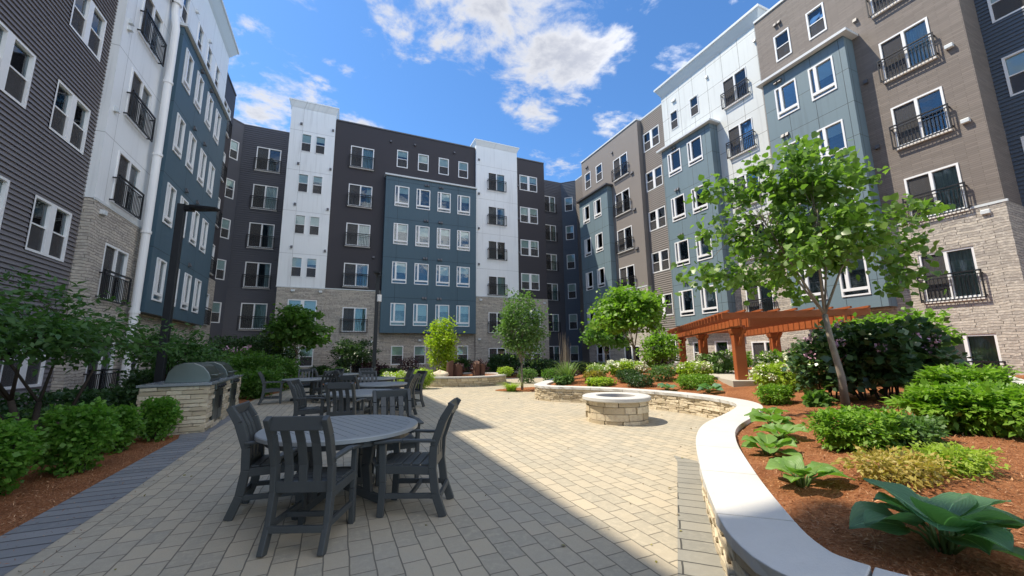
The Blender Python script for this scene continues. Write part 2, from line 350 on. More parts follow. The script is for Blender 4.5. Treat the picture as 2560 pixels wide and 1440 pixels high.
def sub(o): # children of a world-built part are built with the same offset
    OFF[o.name] = OFF[o.parent.name]; return o
def copy_tree(o, parent=None):
    c = o.copy(); COL.objects.link(c)
    if parent: c.parent = parent
    for ch in list(o.children): copy_tree(ch, c)
    return c
def arr_mesh(name, V, F, mats, parent=None, smooth=False, uv=None):
    me = bpy.data.meshes.new(name); V = np.asarray(V, np.float32); F = np.asarray(F, np.int32); k = F.shape[1]
    me.vertices.add(len(V)); me.vertices.foreach_set('co', V.ravel()); me.loops.add(F.size); me.loops.foreach_set('vertex_index', F.ravel())
    me.polygons.add(len(F)); me.polygons.foreach_set('loop_start', np.arange(0, F.size, k, dtype=np.int32)); me.polygons.foreach_set('loop_total', np.full(len(F), k, np.int32))
    me.update(calc_edges=True)
    if uv is not None:
        l = me.uv_layers.new(name='UVMap'); l.data.foreach_set('uv', np.asarray(uv, np.float32)[F.ravel()].ravel())
    if smooth: me.polygons.foreach_set('use_smooth', [True] * len(F))
    me.materials.append(mats); o = bpy.data.objects.new(name, me); COL.objects.link(o)
    if parent: o.parent = parent
    return o


# ------------------------------------------------------------------ leaves
LEAF = {'oval': ([(0, 0, 0), (.5, .42, .10), (1, 0, -.08), (.5, -.42, .10)], [(0, 1, 2, 3)]),
        'heart': ([(0, 0, 0), (-.06, .3, .07), (.3, .52, .10), (.72, .30, .02), (1, 0, -.14), (.72, -.30, .02), (.3, -.52, .10), (-.06, -.3, .07)],
                  [(0, 1, 2, 3), (0, 3, 4, 5), (0, 5, 6, 7)]),
        'needle': ([(0, 0, 0), (.5, .09, .02), (1, 0, -.05), (.5, -.09, .02)], [(0, 1, 2, 3)]),
        'spray': ([(0, 0, 0), (.35, .26, .05), (1, .05, -.12), (.5, -.22, .04)], [(0, 1, 2, 3)])}
def frames(n, up=.5, out=None, droop=.3):
    # random leaf directions: along = mostly horizontal/outward, normal = mostly up
    a = rng.normal(size=(n, 3)); a[:, 2] *= .6; a[:, 2] -= droop
    if out is not None: a += out
    a /= np.linalg.norm(a, axis=1, keepdims=True) + 1e-9
    nn = rng.normal(size=(n, 3)) * (1 - up); nn[:, 2] += up * 1.6
    s = np.cross(nn, a); s /= np.linalg.norm(s, axis=1, keepdims=True) + 1e-9
    nn = np.cross(a, s)
    return a, s, nn
def leaves(P, size, shape='oval', up=.5, out=None, droop=.3, sizevar=.35):
    v0, f0 = LEAF[shape]; v0 = np.array(v0); n = len(P); a, s, nn = frames(n, up, out, droop)
    sz = size * (1 + rng.uniform(-sizevar, sizevar, n))
    V = P[:, None, :] + sz[:, None, None] * (v0[None, :, 0:1] * a[:, None] + v0[None, :, 1:2] * s[:, None] + v0[None, :, 2:3] * nn[:, None])
    F = (np.arange(n)[:, None, None] * len(v0) + np.array(f0)[None]).reshape(-1, 4)
    return V.reshape(-1, 3), F
def merge(parts):
    V = []; F = []; k = 0
    for v, f in parts: V.append(v); F.append(f + k); k += len(v)
    return np.concatenate(V), np.concatenate(F)
def blob_points(blobs, n, shell=.55, noise=.18):
    w_ = np.array([b[3] * b[4] * b[5] for b in blobs]) ** .75; w_ /= w_.sum(); out = []; dirs = []
    for b, k in zip(blobs, (w_ * n).astype(int)):
        d = rng.normal(size=(k, 3)); d /= np.linalg.norm(d, axis=1, keepdims=True)
        r = shell + (1 - shell) * rng.random(k) ** .6
        lump = 1 + noise * (np.sin(d[:, 0] * 7 + b[0] * 9) + np.sin(d[:, 1] * 8 + b[1] * 5) + np.sin(d[:, 2] * 9 + 2)) / 1.5
        out.append(np.array(b[:3]) + d * (r * lump)[:, None] * np.array(b[3:6])); dirs.append(d)
    return np.concatenate(out), np.concatenate(dirs)
def crown_clusters(c, r, n, seed, low=-.75):
    g = np.random.default_rng(seed); pts = []
    while len(pts) < n:
        d = g.normal(size=3); d /= np.linalg.norm(d)
        if d[2] < low: continue
        q = (.42 + .58 * g.random() ** .7)
        pts.append(np.array(c) + d * q * np.array(r) * (1 + .14 * math.sin(5 * d[0] + seed) + .12 * math.sin(6 * d[1] + 2 * seed)))
    return np.array(pts)
def tree(name, loc, label, cat, h_fork, cen, rad, ncl, nleaf, lsize, lmat, bark='bark', r0=.07, shape='oval', seed=1, stems=1, group=None, csz=.42, flat=.55,
         extra=None, up=.5, droop=.3, lean=(0, 0), low=-.75, rz=0):
    T = root(name, loc, label, cat, group, rz); mb = MB(); g = random.Random(seed)
    fork = Vector((lean[0], lean[1], h_fork)); CL = crown_clusters(cen, rad, ncl, seed, low)
    if extra: CL = np.vstack([CL, np.array(extra)])
    if stems == 1:
        mb.tube([(0, 0, -.08), (lean[0] * .25 + .012, .0, h_fork * .33), (lean[0] * .6 - .012, lean[1] * .6, h_fork * .7), fork], [r0 * 1.25, r0, r0 * .88, r0 * .8], 10); forks = [fork]
    else:
        forks = []
        for k in range(stems):
            a = 2 * math.pi * k / stems + seed; f = Vector((math.cos(a) * .25 * rad[0], math.sin(a) * .25 * rad[1], h_fork * g.uniform(.8, 1.2)))
            mb.tube([(math.cos(a) * .06, math.sin(a) * .06, -.05), f * .5 + Vector((0, 0, .05)), f], [r0, r0 * .8, r0 * .6], 8); forks.append(f)
    mb.build('trunk', M[bark], T, smooth=True)
    lb = MB(); nl = max(4, ncl // 14); order = sorted(range(len(CL)), key=lambda i: math.atan2(CL[i][1] - cen[1], CL[i][0] - cen[0]) + .3 * CL[i][2])
    limbs = []
    for k in range(nl):
        idx = order[k * len(order) // nl:(k + 1) * len(order) // nl]; c = Vector(CL[idx].mean(axis=0)); f = min(forks, key=lambda q: (q - c).length)
        mid = f.lerp(c, .45) + Vector((g.uniform(-.1, .1), g.uniform(-.1, .1), .1 * rad[2])); rr = r0 * .42
        lb.tube([f, mid, c], [rr, rr * .7, rr * .35], 6)
        for i in idx:
            q = Vector(CL[i]); s_ = mid.lerp(c, g.uniform(.1, .9)); lb.tube([s_, s_.lerp(q, .5) + Vector((0, 0, .05)), q], [rr * .32, rr * .22, rr * .1], 4, False)
    lb.build('limbs', M[bark], T, smooth=True)
    k = nleaf // len(CL); parts = []
    cc = np.repeat(CL, k, axis=0); sz = csz * (.65 + .7 * np.repeat(np.random.default_rng(seed + 5).random(len(CL)), k))
    d = rng.normal(size=cc.shape) * np.array([1, 1, flat]) * .48; P = cc + d * sz[:, None]
    out = (P - np.array(cen)); out /= np.linalg.norm(out, axis=1, keepdims=True)
    V, F = leaves(P, lsize, shape, up, out * .7, droop); arr_mesh('crown', V, F, M[lmat], T)
    return T
def shrub(name, loc, label, cat, blobs, n, lsize, lmat, shape='oval', group=None, up=.45, droop=.1, flowers=None, stems=5, shell=.5, noise=.18, outw=1.0, bark='bark_d', rz=0):
    T = root(name, loc, label, cat, group, rz); mb = MB(); g = random.Random(int(abs(loc[0] * 31 + loc[1] * 17) * 10))
    for k in range(stems):
        b = blobs[k % len(blobs)]; a = 2 * math.pi * k / stems + 1
        e = Vector((b[0] + math.cos(a) * b[3] * .55, b[1] + math.sin(a) * b[4] * .55, b[2] + b[5] * .2))
        mb.tube([(b[0] * .6 + math.cos(a) * .04, b[1] * .6 + math.sin(a) * .04, -.05), e * .5 + Vector((b[0] * .3, b[1] * .3, .02)), e], [.018, .013, .006], 5)
    mb.build('stems', M[bark], T)
    P, D = blob_points(blobs, n, shell, noise); m = P[:, 2] > .02; P, D = P[m], D[m]
    V, F = leaves(P, lsize, shape, up, D * outw, droop); arr_mesh('foliage', V, F, M[lmat], T)
    if flowers:
        fm, cnt, fs = flowers; P, D = blob_points(blobs, int(cnt * 2.2), .97, noise); m = (D[:, 2] > .0); P, D = P[m][:cnt], D[m][:cnt]; parts = []
        Q = np.repeat(P, 26, axis=0); q = rng.normal(size=Q.shape); q /= np.linalg.norm(q, axis=1, keepdims=True); Q = Q + q * fs * np.array([1, 1, .7]) * .5
        V, F = leaves(Q, fs * .42, 'oval', .3, q * 2, 0); arr_mesh('blossoms', V, F, M[fm], T)
    return T
def grass_clump(name, loc, label, n, h, spread, lmat='l_grass', group=None):
    T = root(name, loc, label, 'ornamental grass', group); V = []; F = []
    for i in range(n):
        a = random.uniform(0, 2 * math.pi); r = random.random() * spread * .25; L = h * random.uniform(.6, 1.1); o = random.uniform(.2, 1) * spread; wd = random.uniform(.004, .009) * (1 + h)
        b = Vector((math.cos(a) * r, math.sin(a) * r, 0)); d = Vector((math.cos(a), math.sin(a), 0)); s = Vector((-d.y, d.x, 0)); k = len(V)
        for t in (0, .35, .7, 1):
            c = b + d * (o * t ** 1.8) + Vector((0, 0, L * (t - .35 * t ** 3))); ww = wd * (1 - t * .85); V += [c - s * ww, c + s * ww]
        F += [(k, k + 1, k + 3, k + 2), (k + 2, k + 3, k + 5, k + 4), (k + 4, k + 5, k + 7, k + 6)]
    arr_mesh('blades', V, F, M[lmat], T); return T
def hosta(name, loc, label, n, L, lmat, group=None, seed=1, wd=.95, el=(.15, .9)):
    g = random.Random(seed); T = root(name, loc, label, 'hosta', group, g.uniform(0, 6)); wd = wd * .84; V = []; F = []; UV = []; st = MB(); NU, NV = 8, 6
    for i in range(n):
        a = i * 2.399 + g.uniform(-.3, .3); f = (i + .5) / n; e = el[1] + (el[0] - el[1]) * f + g.uniform(-.1, .1); l = L * g.uniform(.75, 1.12); pet = l * (.25 + .45 * f)
        d = Vector((math.cos(a), math.sin(a), 0)); s = Vector((-d.y, d.x, 0)); st0 = d * .03; p1 = d * (pet * math.cos(e) * .8) + Vector((0, 0, pet * math.sin(e) + L * .18))
        st.tube([st0, (st0 + p1) / 2 + Vector((0, 0, .03)), p1], [.011, .009, .007], 5); k = len(V)
        tw = g.uniform(-.4, .4)
        for iu in range(NU + 1):
            u = iu / NU; ang = e * .55 - 1.15 * u * (1.1 - .3 * e); c = p1 + d * (l * (u - .08 * u * u) * .98) + Vector((0, 0, l * (math.sin(e * .75) * u + .10 * u - .38 * u * u)))
            w_ = l * wd * .5 * (math.sin(math.pi * min(1, (u * .96 + .04)) ** .72)) ** .8 if 0 < u < 1 else (.02 * l if u == 0 else .001)
            for iv in range(NV + 1):
                v = iv / NV * 2 - 1; z = abs(v) ** 1.5 * w_ * .30 + .012 * math.sin(9 * u + 3 * v + i) * abs(v); c2 = c + s * (v * w_) + Vector((0, 0, z + tw * v * w_)); V.append(c2); UV.append((iv / NV, u))
        for iu in range(NU):
            for iv in range(NV): q = k + iu * (NV + 1) + iv; F.append((q, q + 1, q + NV + 2, q + NV + 1))
    arr_mesh('leaves', V, F, M[lmat], T, True, UV); st.build('stalks', M['l_grass'], T, smooth=True); return T

# ------------------------------------------------------------------ buildings
class Fac:
    def __init__(s, kind, plane, origin=None):
        # kind: 'L' faces +X (u = y), 'C' faces -Y (u = x), 'R' faces -X (u = -y); 'D' diagonal
        s.kind = kind; s.pl = plane; s.o = origin
    def P(s, u, d, z):
        if s.kind == 'L': return (s.pl + d, u, z)
        if s.kind == 'C': return (u, s.pl - d, z)
        if s.kind == 'R': return (s.pl - d, -u, z)
        (ox, oy), (ux, uy) = s.o; return (ox + ux * u + uy * d, oy + uy * u - ux * d, z)
def wall(name, F, u0, u1, z0, z1, m, root_, holes=(), lap=None, proud=0, backing=True, label=None):
    mb = MB(); hs = [h for h in holes if h[0] < u1 and h[1] > u0 and h[2] < z1 and h[3] > z0]
    if lap:
        n = max(1, round((z1 - z0) / lap)); lb = [z0 + (z1 - z0) * i / n for i in range(n + 1)]
    else: lb = [z0, z1]
    zs = sorted(set(lb + [max(z0, min(z1, h[k])) for h in hs for k in (2, 3)]))
    def dz(z, i):
        if not lap: return proud
        return proud + .04 * (1 - (z - lb[i]) / (lb[i + 1] - lb[i]))
    for za, zb in zip(zs, zs[1:]):
        if zb - za < 1e-5: continue
        i = max(k for k in range(len(lb) - 1) if lb[k] <= za + 1e-6); zm = (za + zb) / 2
        cuts = sorted([(h[0], h[1]) for h in hs if h[2] < zm < h[3]]); iv = []; c = u0
        for a, b in cuts:
            if a > c: iv.append((c, a))
            c = max(c, b)
        if c < u1: iv.append((c, u1))
        d0, d1 = dz(za, i), dz(zb, i)
        for a, b in iv:
            mb.face([F.P(a, d0, za), F.P(b, d0, za), F.P(b, d1, zb), F.P(a, d1, zb)])
            if lap and abs(za - lb[i]) < 1e-6: mb.face([F.P(a, proud, za), F.P(b, proud, za), F.P(b, d0, za), F.P(a, d0, za)])
    for a, b, za, zb in hs:
        dd = -.14; p0 = proud + (.04 if lap else 0)
        mb.face([F.P(a, dd, za), F.P(b, dd, za), F.P(b, p0, za), F.P(a, p0, za)]); mb.face([F.P(a, dd, zb), F.P(b, dd, zb), F.P(b, p0, zb), F.P(a, p0, zb)])
        mb.face([F.P(a, dd, za), F.P(a, dd, zb), F.P(a, p0, zb), F.P(a, p0, za)]); mb.face([F.P(b, dd, za), F.P(b, dd, zb), F.P(b, p0, zb), F.P(b, p0, za)])
        # dark room behind each opening
        for q in ([F.P(a - .3, -1.2, za - .3), F.P(b + .3, -1.2, za - .3), F.P(b + .3, -1.2, zb + .2), F.P(a - .3, -1.2, zb + .2)],
                  [F.P(a - .3, -1.2, za - .3), F.P(a - .3, -.15, za - .3), F.P(a - .3, -.15, zb + .2), F.P(a - .3, -1.2, zb + .2)],
                  [F.P(b + .3, -1.2, za - .3), F.P(b + .3, -.15, za - .3), F.P(b + .3, -.15, zb + .2), F.P(b + .3, -1.2, zb + .2)],
                  [F.P(a - .3, -1.2, za - .3), F.P(b + .3, -1.2, za - .3), F.P(b + .3, -.15, za - .3), F.P(a - .3, -.15, za - .3)],
                  [F.P(a - .3, -1.2, zb + .2), F.P(b + .3, -1.2, zb + .2), F.P(b + .3, -.15, zb + .2), F.P(a - .3, -.15, zb + .2)]): mb.face(q, 1)
    o = mb.build(name, [m, M['dark']], root_)
    if label: o['label'] = label
    return o
def returns(name, F, u0, u1, z0, z1, dfront, dback, m, root_, top=True):
    mb = MB(); e = .002
    mb.face([F.P(u0 + e, dfront, z0), F.P(u0 + e, dback, z0), F.P(u0 + e, dback, z1), F.P(u0 + e, dfront, z1)])
    mb.face([F.P(u1 - e, dfront, z0), F.P(u1 - e, dback, z0), F.P(u1 - e, dback, z1), F.P(u1 - e, dfront, z1)])
    zt = z1 if top else z1 - .004; df = dfront if top else -.02
    mb.face([F.P(u0 + e, df, zt), F.P(u1 - e, df, zt), F.P(u1 - e, dback, zt), F.P(u0 + e, dback, zt)])
    return mb.build(name, m, root_)
wr = random.Random(3)
def win(kind, F, u0, u1, z0, z1, root_, blind=None, sill=True, thin=False):
    mb = MB(); t = .04 if thin else .065; d0, d1 = -.08, .035
    def fb(a, b, c, d, e=d0, f=d1): mb.fbox(F, a, b, c, d, e, f)
    fb(u0, u1, z1 - t, z1); fb(u0, u1, z0, z0 + t); fb(u0, u0 + t, z0 + t, z1 - t); fb(u1 - t, u1, z0 + t, z1 - t)
    panes = []; bl = []
    if kind == 'dh':
        zm = (z0 + z1) / 2; fb(u0 + t, u1 - t, zm - .02, zm + .02, -.07, .0); panes = [(u0 + t, u1 - t, z0 + t, z1 - t)]
        b = wr.choice([.42, .48, .5, .5, .46, .3]) if blind is None else blind; bl = [(u0 + t, u1 - t, z1 - t - (z1 - z0) * b, z1 - t)]
    elif kind == 'pair':
        um = (u0 + u1) / 2; fb(um - .11, um + .11, z0 + t, z1 - t); zm = (z0 + z1) / 2
        for a, b_ in ((u0 + t, um - .11), (um + .11, u1 - t)):
            fb(a, b_, zm - .02, zm + .02, -.07, .0); panes.append((a, b_, z0 + t, z1 - t)); b = wr.choice([.42, .5, .5, .46, .35]) if blind is None else blind
            bl.append((a, b_, z1 - t - (z1 - z0) * b, z1 - t))
    elif kind == 'bay':
        a = u0 + .21; fb(a, a + .12, z0 + .34, z1 - t); fb(u0 + t, u1 - t, z0 + .22, z0 + .34); w2 = a + .12
        panes = [(u0 + t, a, z0 + .34, z1 - t), (w2, u1 - t, z0 + .34, z1 - t), (u0 + t, u1 - t, z0 + t, z0 + .22)]
        b = wr.choice([0, .35, .45, .5, .3]) if blind is None else blind
        if b: bl = [(w2, u1 - t, z1 - t - (z1 - z0) * b, z1 - t)]
    elif kind == 'jul':
        um = (u0 + u1) / 2; fb(um - .045, um + .045, z0 + t, z1 - t); panes = [(u0 + t, um - .045, z0 + t, z1 - t), (um + .045, u1 - t, z0 + t, z1 - t)]
    o = mb.build('sliding_door' if kind == 'jul' else 'window', M['trim'], root_); sub(o)
    for a, b, c, d in panes:
        g = MB(); g.fbox(F, a, b, c, d, -.055, -.045); g.build('pane', M['glass'], o)
    scr = []
    if kind in ('dh', 'pair'): scr = [(a, b, c, (z0 + z1) / 2 - .01) for a, b, c, d in panes]
    if kind == 'jul': scr = [panes[0]]
    for a, b, c, d in scr:
        g = MB(); g.face([F.P(a, -.02, c), F.P(b, -.02, c), F.P(b, -.02, d), F.P(a, -.02, d)]); g.build('insect_screen', M['screen'], o)
    for a, b, c, d in bl:
        if d - c < .03: continue
        g = MB(); g.fbox(F, a + .005, b - .005, c, d, -.085, -.075); g.build('blind', M['blind'], o)
    if kind == 'jul':
        side = wr.choice([0, 0, 1, 2]) if blind is None else blind
        for k, (a, b, c, d) in enumerate(panes):
            if side == k or side == 2 or (side == 0 and wr.random() < .25):
                g = MB(); n = 26; a2, b2 = (a, b) if wr.random() < .6 else ((a, a + (b - a) * .45) if k == 0 else (b - (b - a) * .45, b)); pr = None
                for i in range(n + 1):
                    u = a2 + (b2 - a2) * i / n; dd = -.17 + .035 * math.sin(i * 1.45)
                    if pr: g.face([F.P(pr[0], pr[1], c), F.P(u, dd, c), F.P(u, dd, d), F.P(pr[0], pr[1], d)])
                    pr = (u, dd)
                g.build('curtain', M['curtain'], o)
        z0b = z0 - .06; h = .98 if (z1 - z0) > 1.6 else .9; r = MB(); a, b = u0 - .10, u1 + .10; dd = .17
        r.fbox(F, a, b, z0b + h - .05, z0b + h, dd - .03, dd + .02); r.fbox(F, a, b, z0b, z0b + .04, dd - .02, dd + .02); r.fbox(F, a, b, z0b + h - .16, z0b + h - .13, dd - .012, dd + .012)
        for u in (a, b - .035):
            r.fbox(F, u, u + .035, z0b, z0b + h, dd - .02, dd + .018); r.fbox(F, u, u + .035, z0b + h - .14, z0b + h - .1, 0, dd - .02); r.fbox(F, u, u + .035, z0b + .08, z0b + .12, 0, dd - .02)
        n = int((b - a) / .105)
        for i in range(1, n): u = a + (b - a) * i / n; r.fbox(F, u - .009, u + .009, z0b + .04, z0b + h - .13, dd - .009, dd + .009)
        r.build('balcony_railing', M['black'], root_)
        if sill:
            s_ = MB(); s_.fbox(F, u0 - .04, u1 + .04, z0 - .1, z0 - .002, .0, .09); s_.build('door_sill', M['trim'], root_)
    return (u0, u1, z0, z1)
def vents(F, pts, root_, m='black'):
    for u, z in pts:
        v = MB(); P = F.P; a, b = u - .07, u + .07
        v.hexa([P(a, .13, z - .1), P(b, .13, z - .1), P(b, 0, z - .1), P(a, 0, z - .1), P(a, .06, z + .07), P(b, .06, z + .07), P(b, 0, z + .07), P(a, 0, z + .07)]); v.build('vent_hood', M[m], root_)
def light(F, u, z, root_):
    v = MB(); v.fbox(F, u - .11, u + .11, z - .09, z + .06, 0, .14); v.build('wall_lamp', M['cornice'], root_, bevel=.015)
def cornice(F, u0, u1, z, root_, h=.8, out=.42, m='cornice', side=None):
    mb = MB(); prof = [(0.003, z - h), (out * .25, z - h * .8), (out * .85, z - h * .22), (out, z - h * .18), (out, z), (-.3, z)]
    # side: returns round the ends as well
    n = len(prof)
    def ring(u, s):
        return [F.P(u + s * (max(d, 0)), d, zz) for d, zz in prof]
    A = ring(u0, -1 if side else 0); B = ring(u1, 1 if side else 0)
    for i in range(n - 1): mb.face([A[i], B[i], B[i + 1], A[i + 1]])
    if side:
        A2 = [F.P(u0 - max(d, 0), -4, zz) for d, zz in prof]; B2 = [F.P(u1 + max(d, 0), -4, zz) for d, zz in prof]
        for i in range(n - 1): mb.face([A2[i], A[i], A[i + 1], A2[i + 1]]); mb.face([B[i], B2[i], B2[i + 1], B[i + 1]])
    else: mb.face(A); mb.face(B[::-1])
    return mb.build('cornice', M[m], root_)
def ledge(F, u0, u1, z, root_, out=.2, h=.1, m='cornice', back=-.5, name='ledge'):
    mb = MB(); mb.fbox(F, u0 - out, u1 + out, z, z + h, back, out); return mb.build(name, M[m], root_)
ZT = [2.3, 5.42, 8.5, 11.55, 14.62, 17.72]      # tops of the windows on each floor

# ---- centre wing
C = root('apartment_building', (8, 31, 0), 'far wing with shaded brown and white panels around a shaded teal bay, facing the patio', 'building', 'wings of the apartment building', world=True)
# slate recess at the left
F = Fac('C', 34.0); H = []
for k, z in enumerate(ZT): H.append(win('jul', F, -6.6, -4.95, z - 1.8, z + .1, C, blind=[None, 2, 1, 1, 2, 0][k]))
wall('siding_wall', F, -7.57, -3.6, 0, 19.4, M['recess'], C, H, lap=.17)
F = Fac('D', 0, ((-8.57, 33.0), (.7071, .7071))); H = []
for z in ZT: H.append(win('dh', F, .5, 1.15, z - 1.42, z + .4 - .35, C))
wall('siding_wall', F, -1.2, 1.414, 0, 19.4, M['recess'], C, H)
ledge(Fac('C', 34.0), -7.57, -3.6, 19.4, C, .04, .08, 'cap', name='parapet_cap'); ledge(F, -1.2, 1.41, 19.4, C, .04, .08, 'cap', name='parapet_cap')
# white tower 1
F = Fac('C', 30.2); H = []
for k in (2, 3, 4, 5):
    z = ZT[k] - .12
    H.append(win('dh', F, -3.22, -2.58, z - 1.38, z, C, thin=True)); H.append(win('dh', F, -2.3, -1.66, z - 1.38, z, C, thin=True))
H2 = [win('pair', F, -3.25, -1.48, 3.9, 5.43, C), win('pair', F, -3.25, -1.48, .92, 2.26, C)]
wall('panel_wall', F, -4.0, -1.05, 6.3, 19.6, M['whitep'], C, H); wall('stone_wall', F, -3.95, -1.02, 0, 6.3, M['stone'], C, H2, proud=.03)
returns('panel_wall', F, -4.0, -1.05, 6.3, 19.6, 0, -4.2, M['whitep'], C); returns('stone_wall', F, -3.95, -1.02, 0, 6.3, .03, -4, M['stone'], C, False)
ledge(F, -3.97, -1.05, 6.24, C, .05, .07, 'cornice', 0, 'stone_cap'); cornice(F, -3.98, -1.07, 20.1, C, .55, .2, 'whitep', True)
vents(F, [(-3.3, 18.35), (-1.2, 18.3), (-3.3, 15.25), (-1.2, 15.2), (-3.3, 12.2), (-1.2, 12.1), (-3.3, 9.1), (-1.2, 9.0)], C, 'cap'); light(F, -3.0, 6.05, C); light(F, -1.3, 6.05, C)
# brown front
F = Fac('C', 30.5); H = []; H2 = []
for z in ZT[2:]: H.append(win('jul', F, .1, 1.78, z - 1.9, z - .2, C))
H2.append(win('jul', F, .18, 1.8, 3.3, 5.05, C, sill=False)); H2.append(win('jul', F, .15, 1.7, .3, 2.15, C, sill=False))
for a in (3.51, 5.18, 6.88, 8.57): H.append(win('dh', F, a, a + .86, 16.42, 17.88, C))
for a in (3.62, 5.28, 7.0, 8.65): H2.append(win('dh', F, a, a + .88, .92, 2.3, C))
wall('brown_wall', F, -1.05, 10.1, 6.35, 19.35, M['brown_shade'], C, H); wall('stone_wall', F, -1.03, 10.1, 0, 6.35, M['stone'], C, H2, proud=.03)
returns('brown_wall', F, -1.05, 10.1, 6.35, 19.35, 0, -4.2, M['brown_shade'], C); ledge(F, -.98, 10.0, 19.35, C, .05, .09, 'cap', name='parapet_cap')
ledge(F, -1.03, 2.6, 6.3, C, .05, .07, 'cornice', 0, 'stone_cap'); vents(F, [(2.1, 8.9), (3.0, 17.9 + .6), (4.9, 18.6), (8.2, 18.6)], C, 'cap'); light(F, 2.2, 2.6, C); light(F, 5.7, 2.72, C)
# teal bay
F = Fac('C', 29.95); H = []
for z in (5.42, 8.56, 11.57, 14.6):
    for a in (3.4, 5.05, 6.72, 8.37): H.append(win('bay', F, a, a + 1.08, z - 1.66, z, C))
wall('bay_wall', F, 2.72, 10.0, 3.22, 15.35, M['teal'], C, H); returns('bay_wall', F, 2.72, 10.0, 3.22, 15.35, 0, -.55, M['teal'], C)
mb = MB(); mb.face([F.P(2.72, 0, 3.22), F.P(10, 0, 3.22), F.P(10, -.55, 3.22), F.P(2.72, -.55, 3.22)]); mb.build('bay_soffit', M['cap'], C)
ledge(F, 2.75, 9.95, 15.36, C, .12, .12, 'cornice', -.54)
for z in (15.0, 12.05, 9.0, 5.9): vents(F, [(5.75, z), (5.95, z), (6.9, z), (7.1, z)], C, 'cap')
# white tower 2
F = Fac('C', 30.3); H = []; H2 = []
for z in ZT[2:]: H.append(win('jul', F, 11.2, 12.75, z - 2.05, z - .45, C, sill=False, thin=True))
H2 = [win('jul', F, 11.2, 12.7, 3.3, 5.0, C, sill=False), win('jul', F, 11.2, 12.7, .2, 2.1, C, sill=False)]
wall('panel_wall', F, 10.1, 13.98, 6.32, 19.75, M['whitep'], C, H); wall('stone_wall', F, 10.08, 13.98, 0, 6.32, M['stone'], C, H2, proud=.03); returns('stone_wall', F, 10.08, 13.98, 0, 6.32, .03, -3, M['stone'], C, False)
returns('panel_wall', F, 10.1, 13.98, 6.32, 19.75, 0, -4.2, M['whitep'], C); ledge(F, 10.15, 13.95, 6.26, C, .05, .07, 'cornice', 0, 'stone_cap'); cornice(F, 10.12, 13.96, 20.1, C, .5, .2, 'whitep', True)
vents(F, [(10.35, 18.3), (10.35, 15.2), (10.35, 12.1), (10.35, 9)], C, 'cap'); light(F, 10.5, 6.0, C); light(F, 10.4, 2.8, C)
# dark end
F = Fac('C', 30.5); H = []; H2 = []
for z in (17.7, 14.65, 11.6, 8.55): H.append(win('pair', F, 14.3, 16.08, z - 1.46, z, C))
H2 = [win('pair', F, 14.4, 16.1, 3.9, 5.4, C), win('pair', F, 14.4, 16.1, .9, 2.3, C)]
wall('brown_wall', F, 13.98, 16.85, 6.35, 19.25, M['brown_shade'], C, H); wall('stone_wall', F, 13.98, 16.88, 0, 6.35, M['stone'], C, H2, proud=.05)
returns('brown_wall', F, 13.98, 16.85, 6.35, 19.25, 0, -4.2, M['brown_shade'], C); returns('stone_wall', F, 13.98, 16.88, 0, 6.35, .05, -4, M['stone'], C, False); ledge(F, 14.05, 16.8, 19.25, C, .05, .09, 'cap', name='parapet_cap')
vents(F, [(14.15, 16.6), (14.15, 13.5), (14.15, 10.4)], C, 'cap'); light(F, 16.5, 6.0, C)
# slate recess at the right and the diagonal corner
F = Fac('C', 34.0); H = []
for k, z in enumerate(ZT): H.append(win('jul', F, 18.7, 20.0, z - 1.7, z + .02, C, sill=False, blind=1))
wall('siding_wall', F, 16.6, 20.8, 0, 19.4, M['recess'], C, H, lap=.17); ledge(F, 16.9, 20.8, 19.4, C, .04, .08, 'cap', name='parapet_cap')
F = Fac('D', 0, ((20.8, 34.0), (.7071, -.7071))); H = []
for z in ZT: H.append(win('dh', F, .35, 1.2, z - 1.5, z + .02, C))
wall('corner_wall', F, 0, 1.6, 0, 19.4, M['navy'], C, H, lap=.17); ledge(F, 0, 1.6, 19.4, C, .04, .08, 'cap', name='parapet_cap')

# ---- left wing
L = root('apartment_building', (-8, 12, 0), 'shaded left wing with gray lap siding, white panel tower and teal bay beside the grills', 'building', 'wings of the apartment building', world=True)
F = Fac('L', -7.3); H = []
for (a, b) in ((13.55, 15.1), (11.1, 12.7), (8.7, 10.25), (5.5, 7.0)):
    for zt in (2.35, 5.77, 9.05, 12.15, 15.2, 18.1):
        if a < 8 and zt < 5: continue
        H.append(win('pair', F, a, b, zt - 1.45, zt, L))
wall('siding_wall', F, -12, 15.6, 0, 19.6, M['siding'], L, H, lap=.125); returns('siding_wall', F, -12, 15.6, 0, 19.6, 0, -4.2, M['siding'], L)
ledge(F, -12, 15.5, 19.6, L, .05, .1, 'cap', name='parapet_cap')
F = Fac('L', -7.05); H = []; H2 = []
for zt in (8.47, 11.55, 14.75, 17.7): H.append(win('jul', F, 16.4, 18.0, zt - 1.8, zt, L, sill=False))
H2 = [win('jul', F, 16.45, 18.0, 3.5, 5.3, L, sill=False), win('jul', F, 16.5, 18.1, .35, 2.15, L, sill=False)]
H3 = []
for a in (19.35, 21.4, 22.9, 24.4): H3.append(win('dh', F, a, a + .75, 16.2, 17.75, L))
wall('panel_wall', F, 15.5, 26.5, 6.45, 20.0, M['whitep'], L, H + H3); wall('stone_wall', F, 15.52, 18.78, 0, 6.45, M['stone'], L, H2, proud=.03); wall('stone_wall', F, 18.78, 26.5, 0, 3.3, M['stone'], L, [win('dh', F, 19.2, 19.95, .85, 2.3, L), win('dh', F, 21.4, 22.2, .85, 2.3, L), win('dh', F, 23.5, 24.3, .85, 2.3, L)], proud=.03)
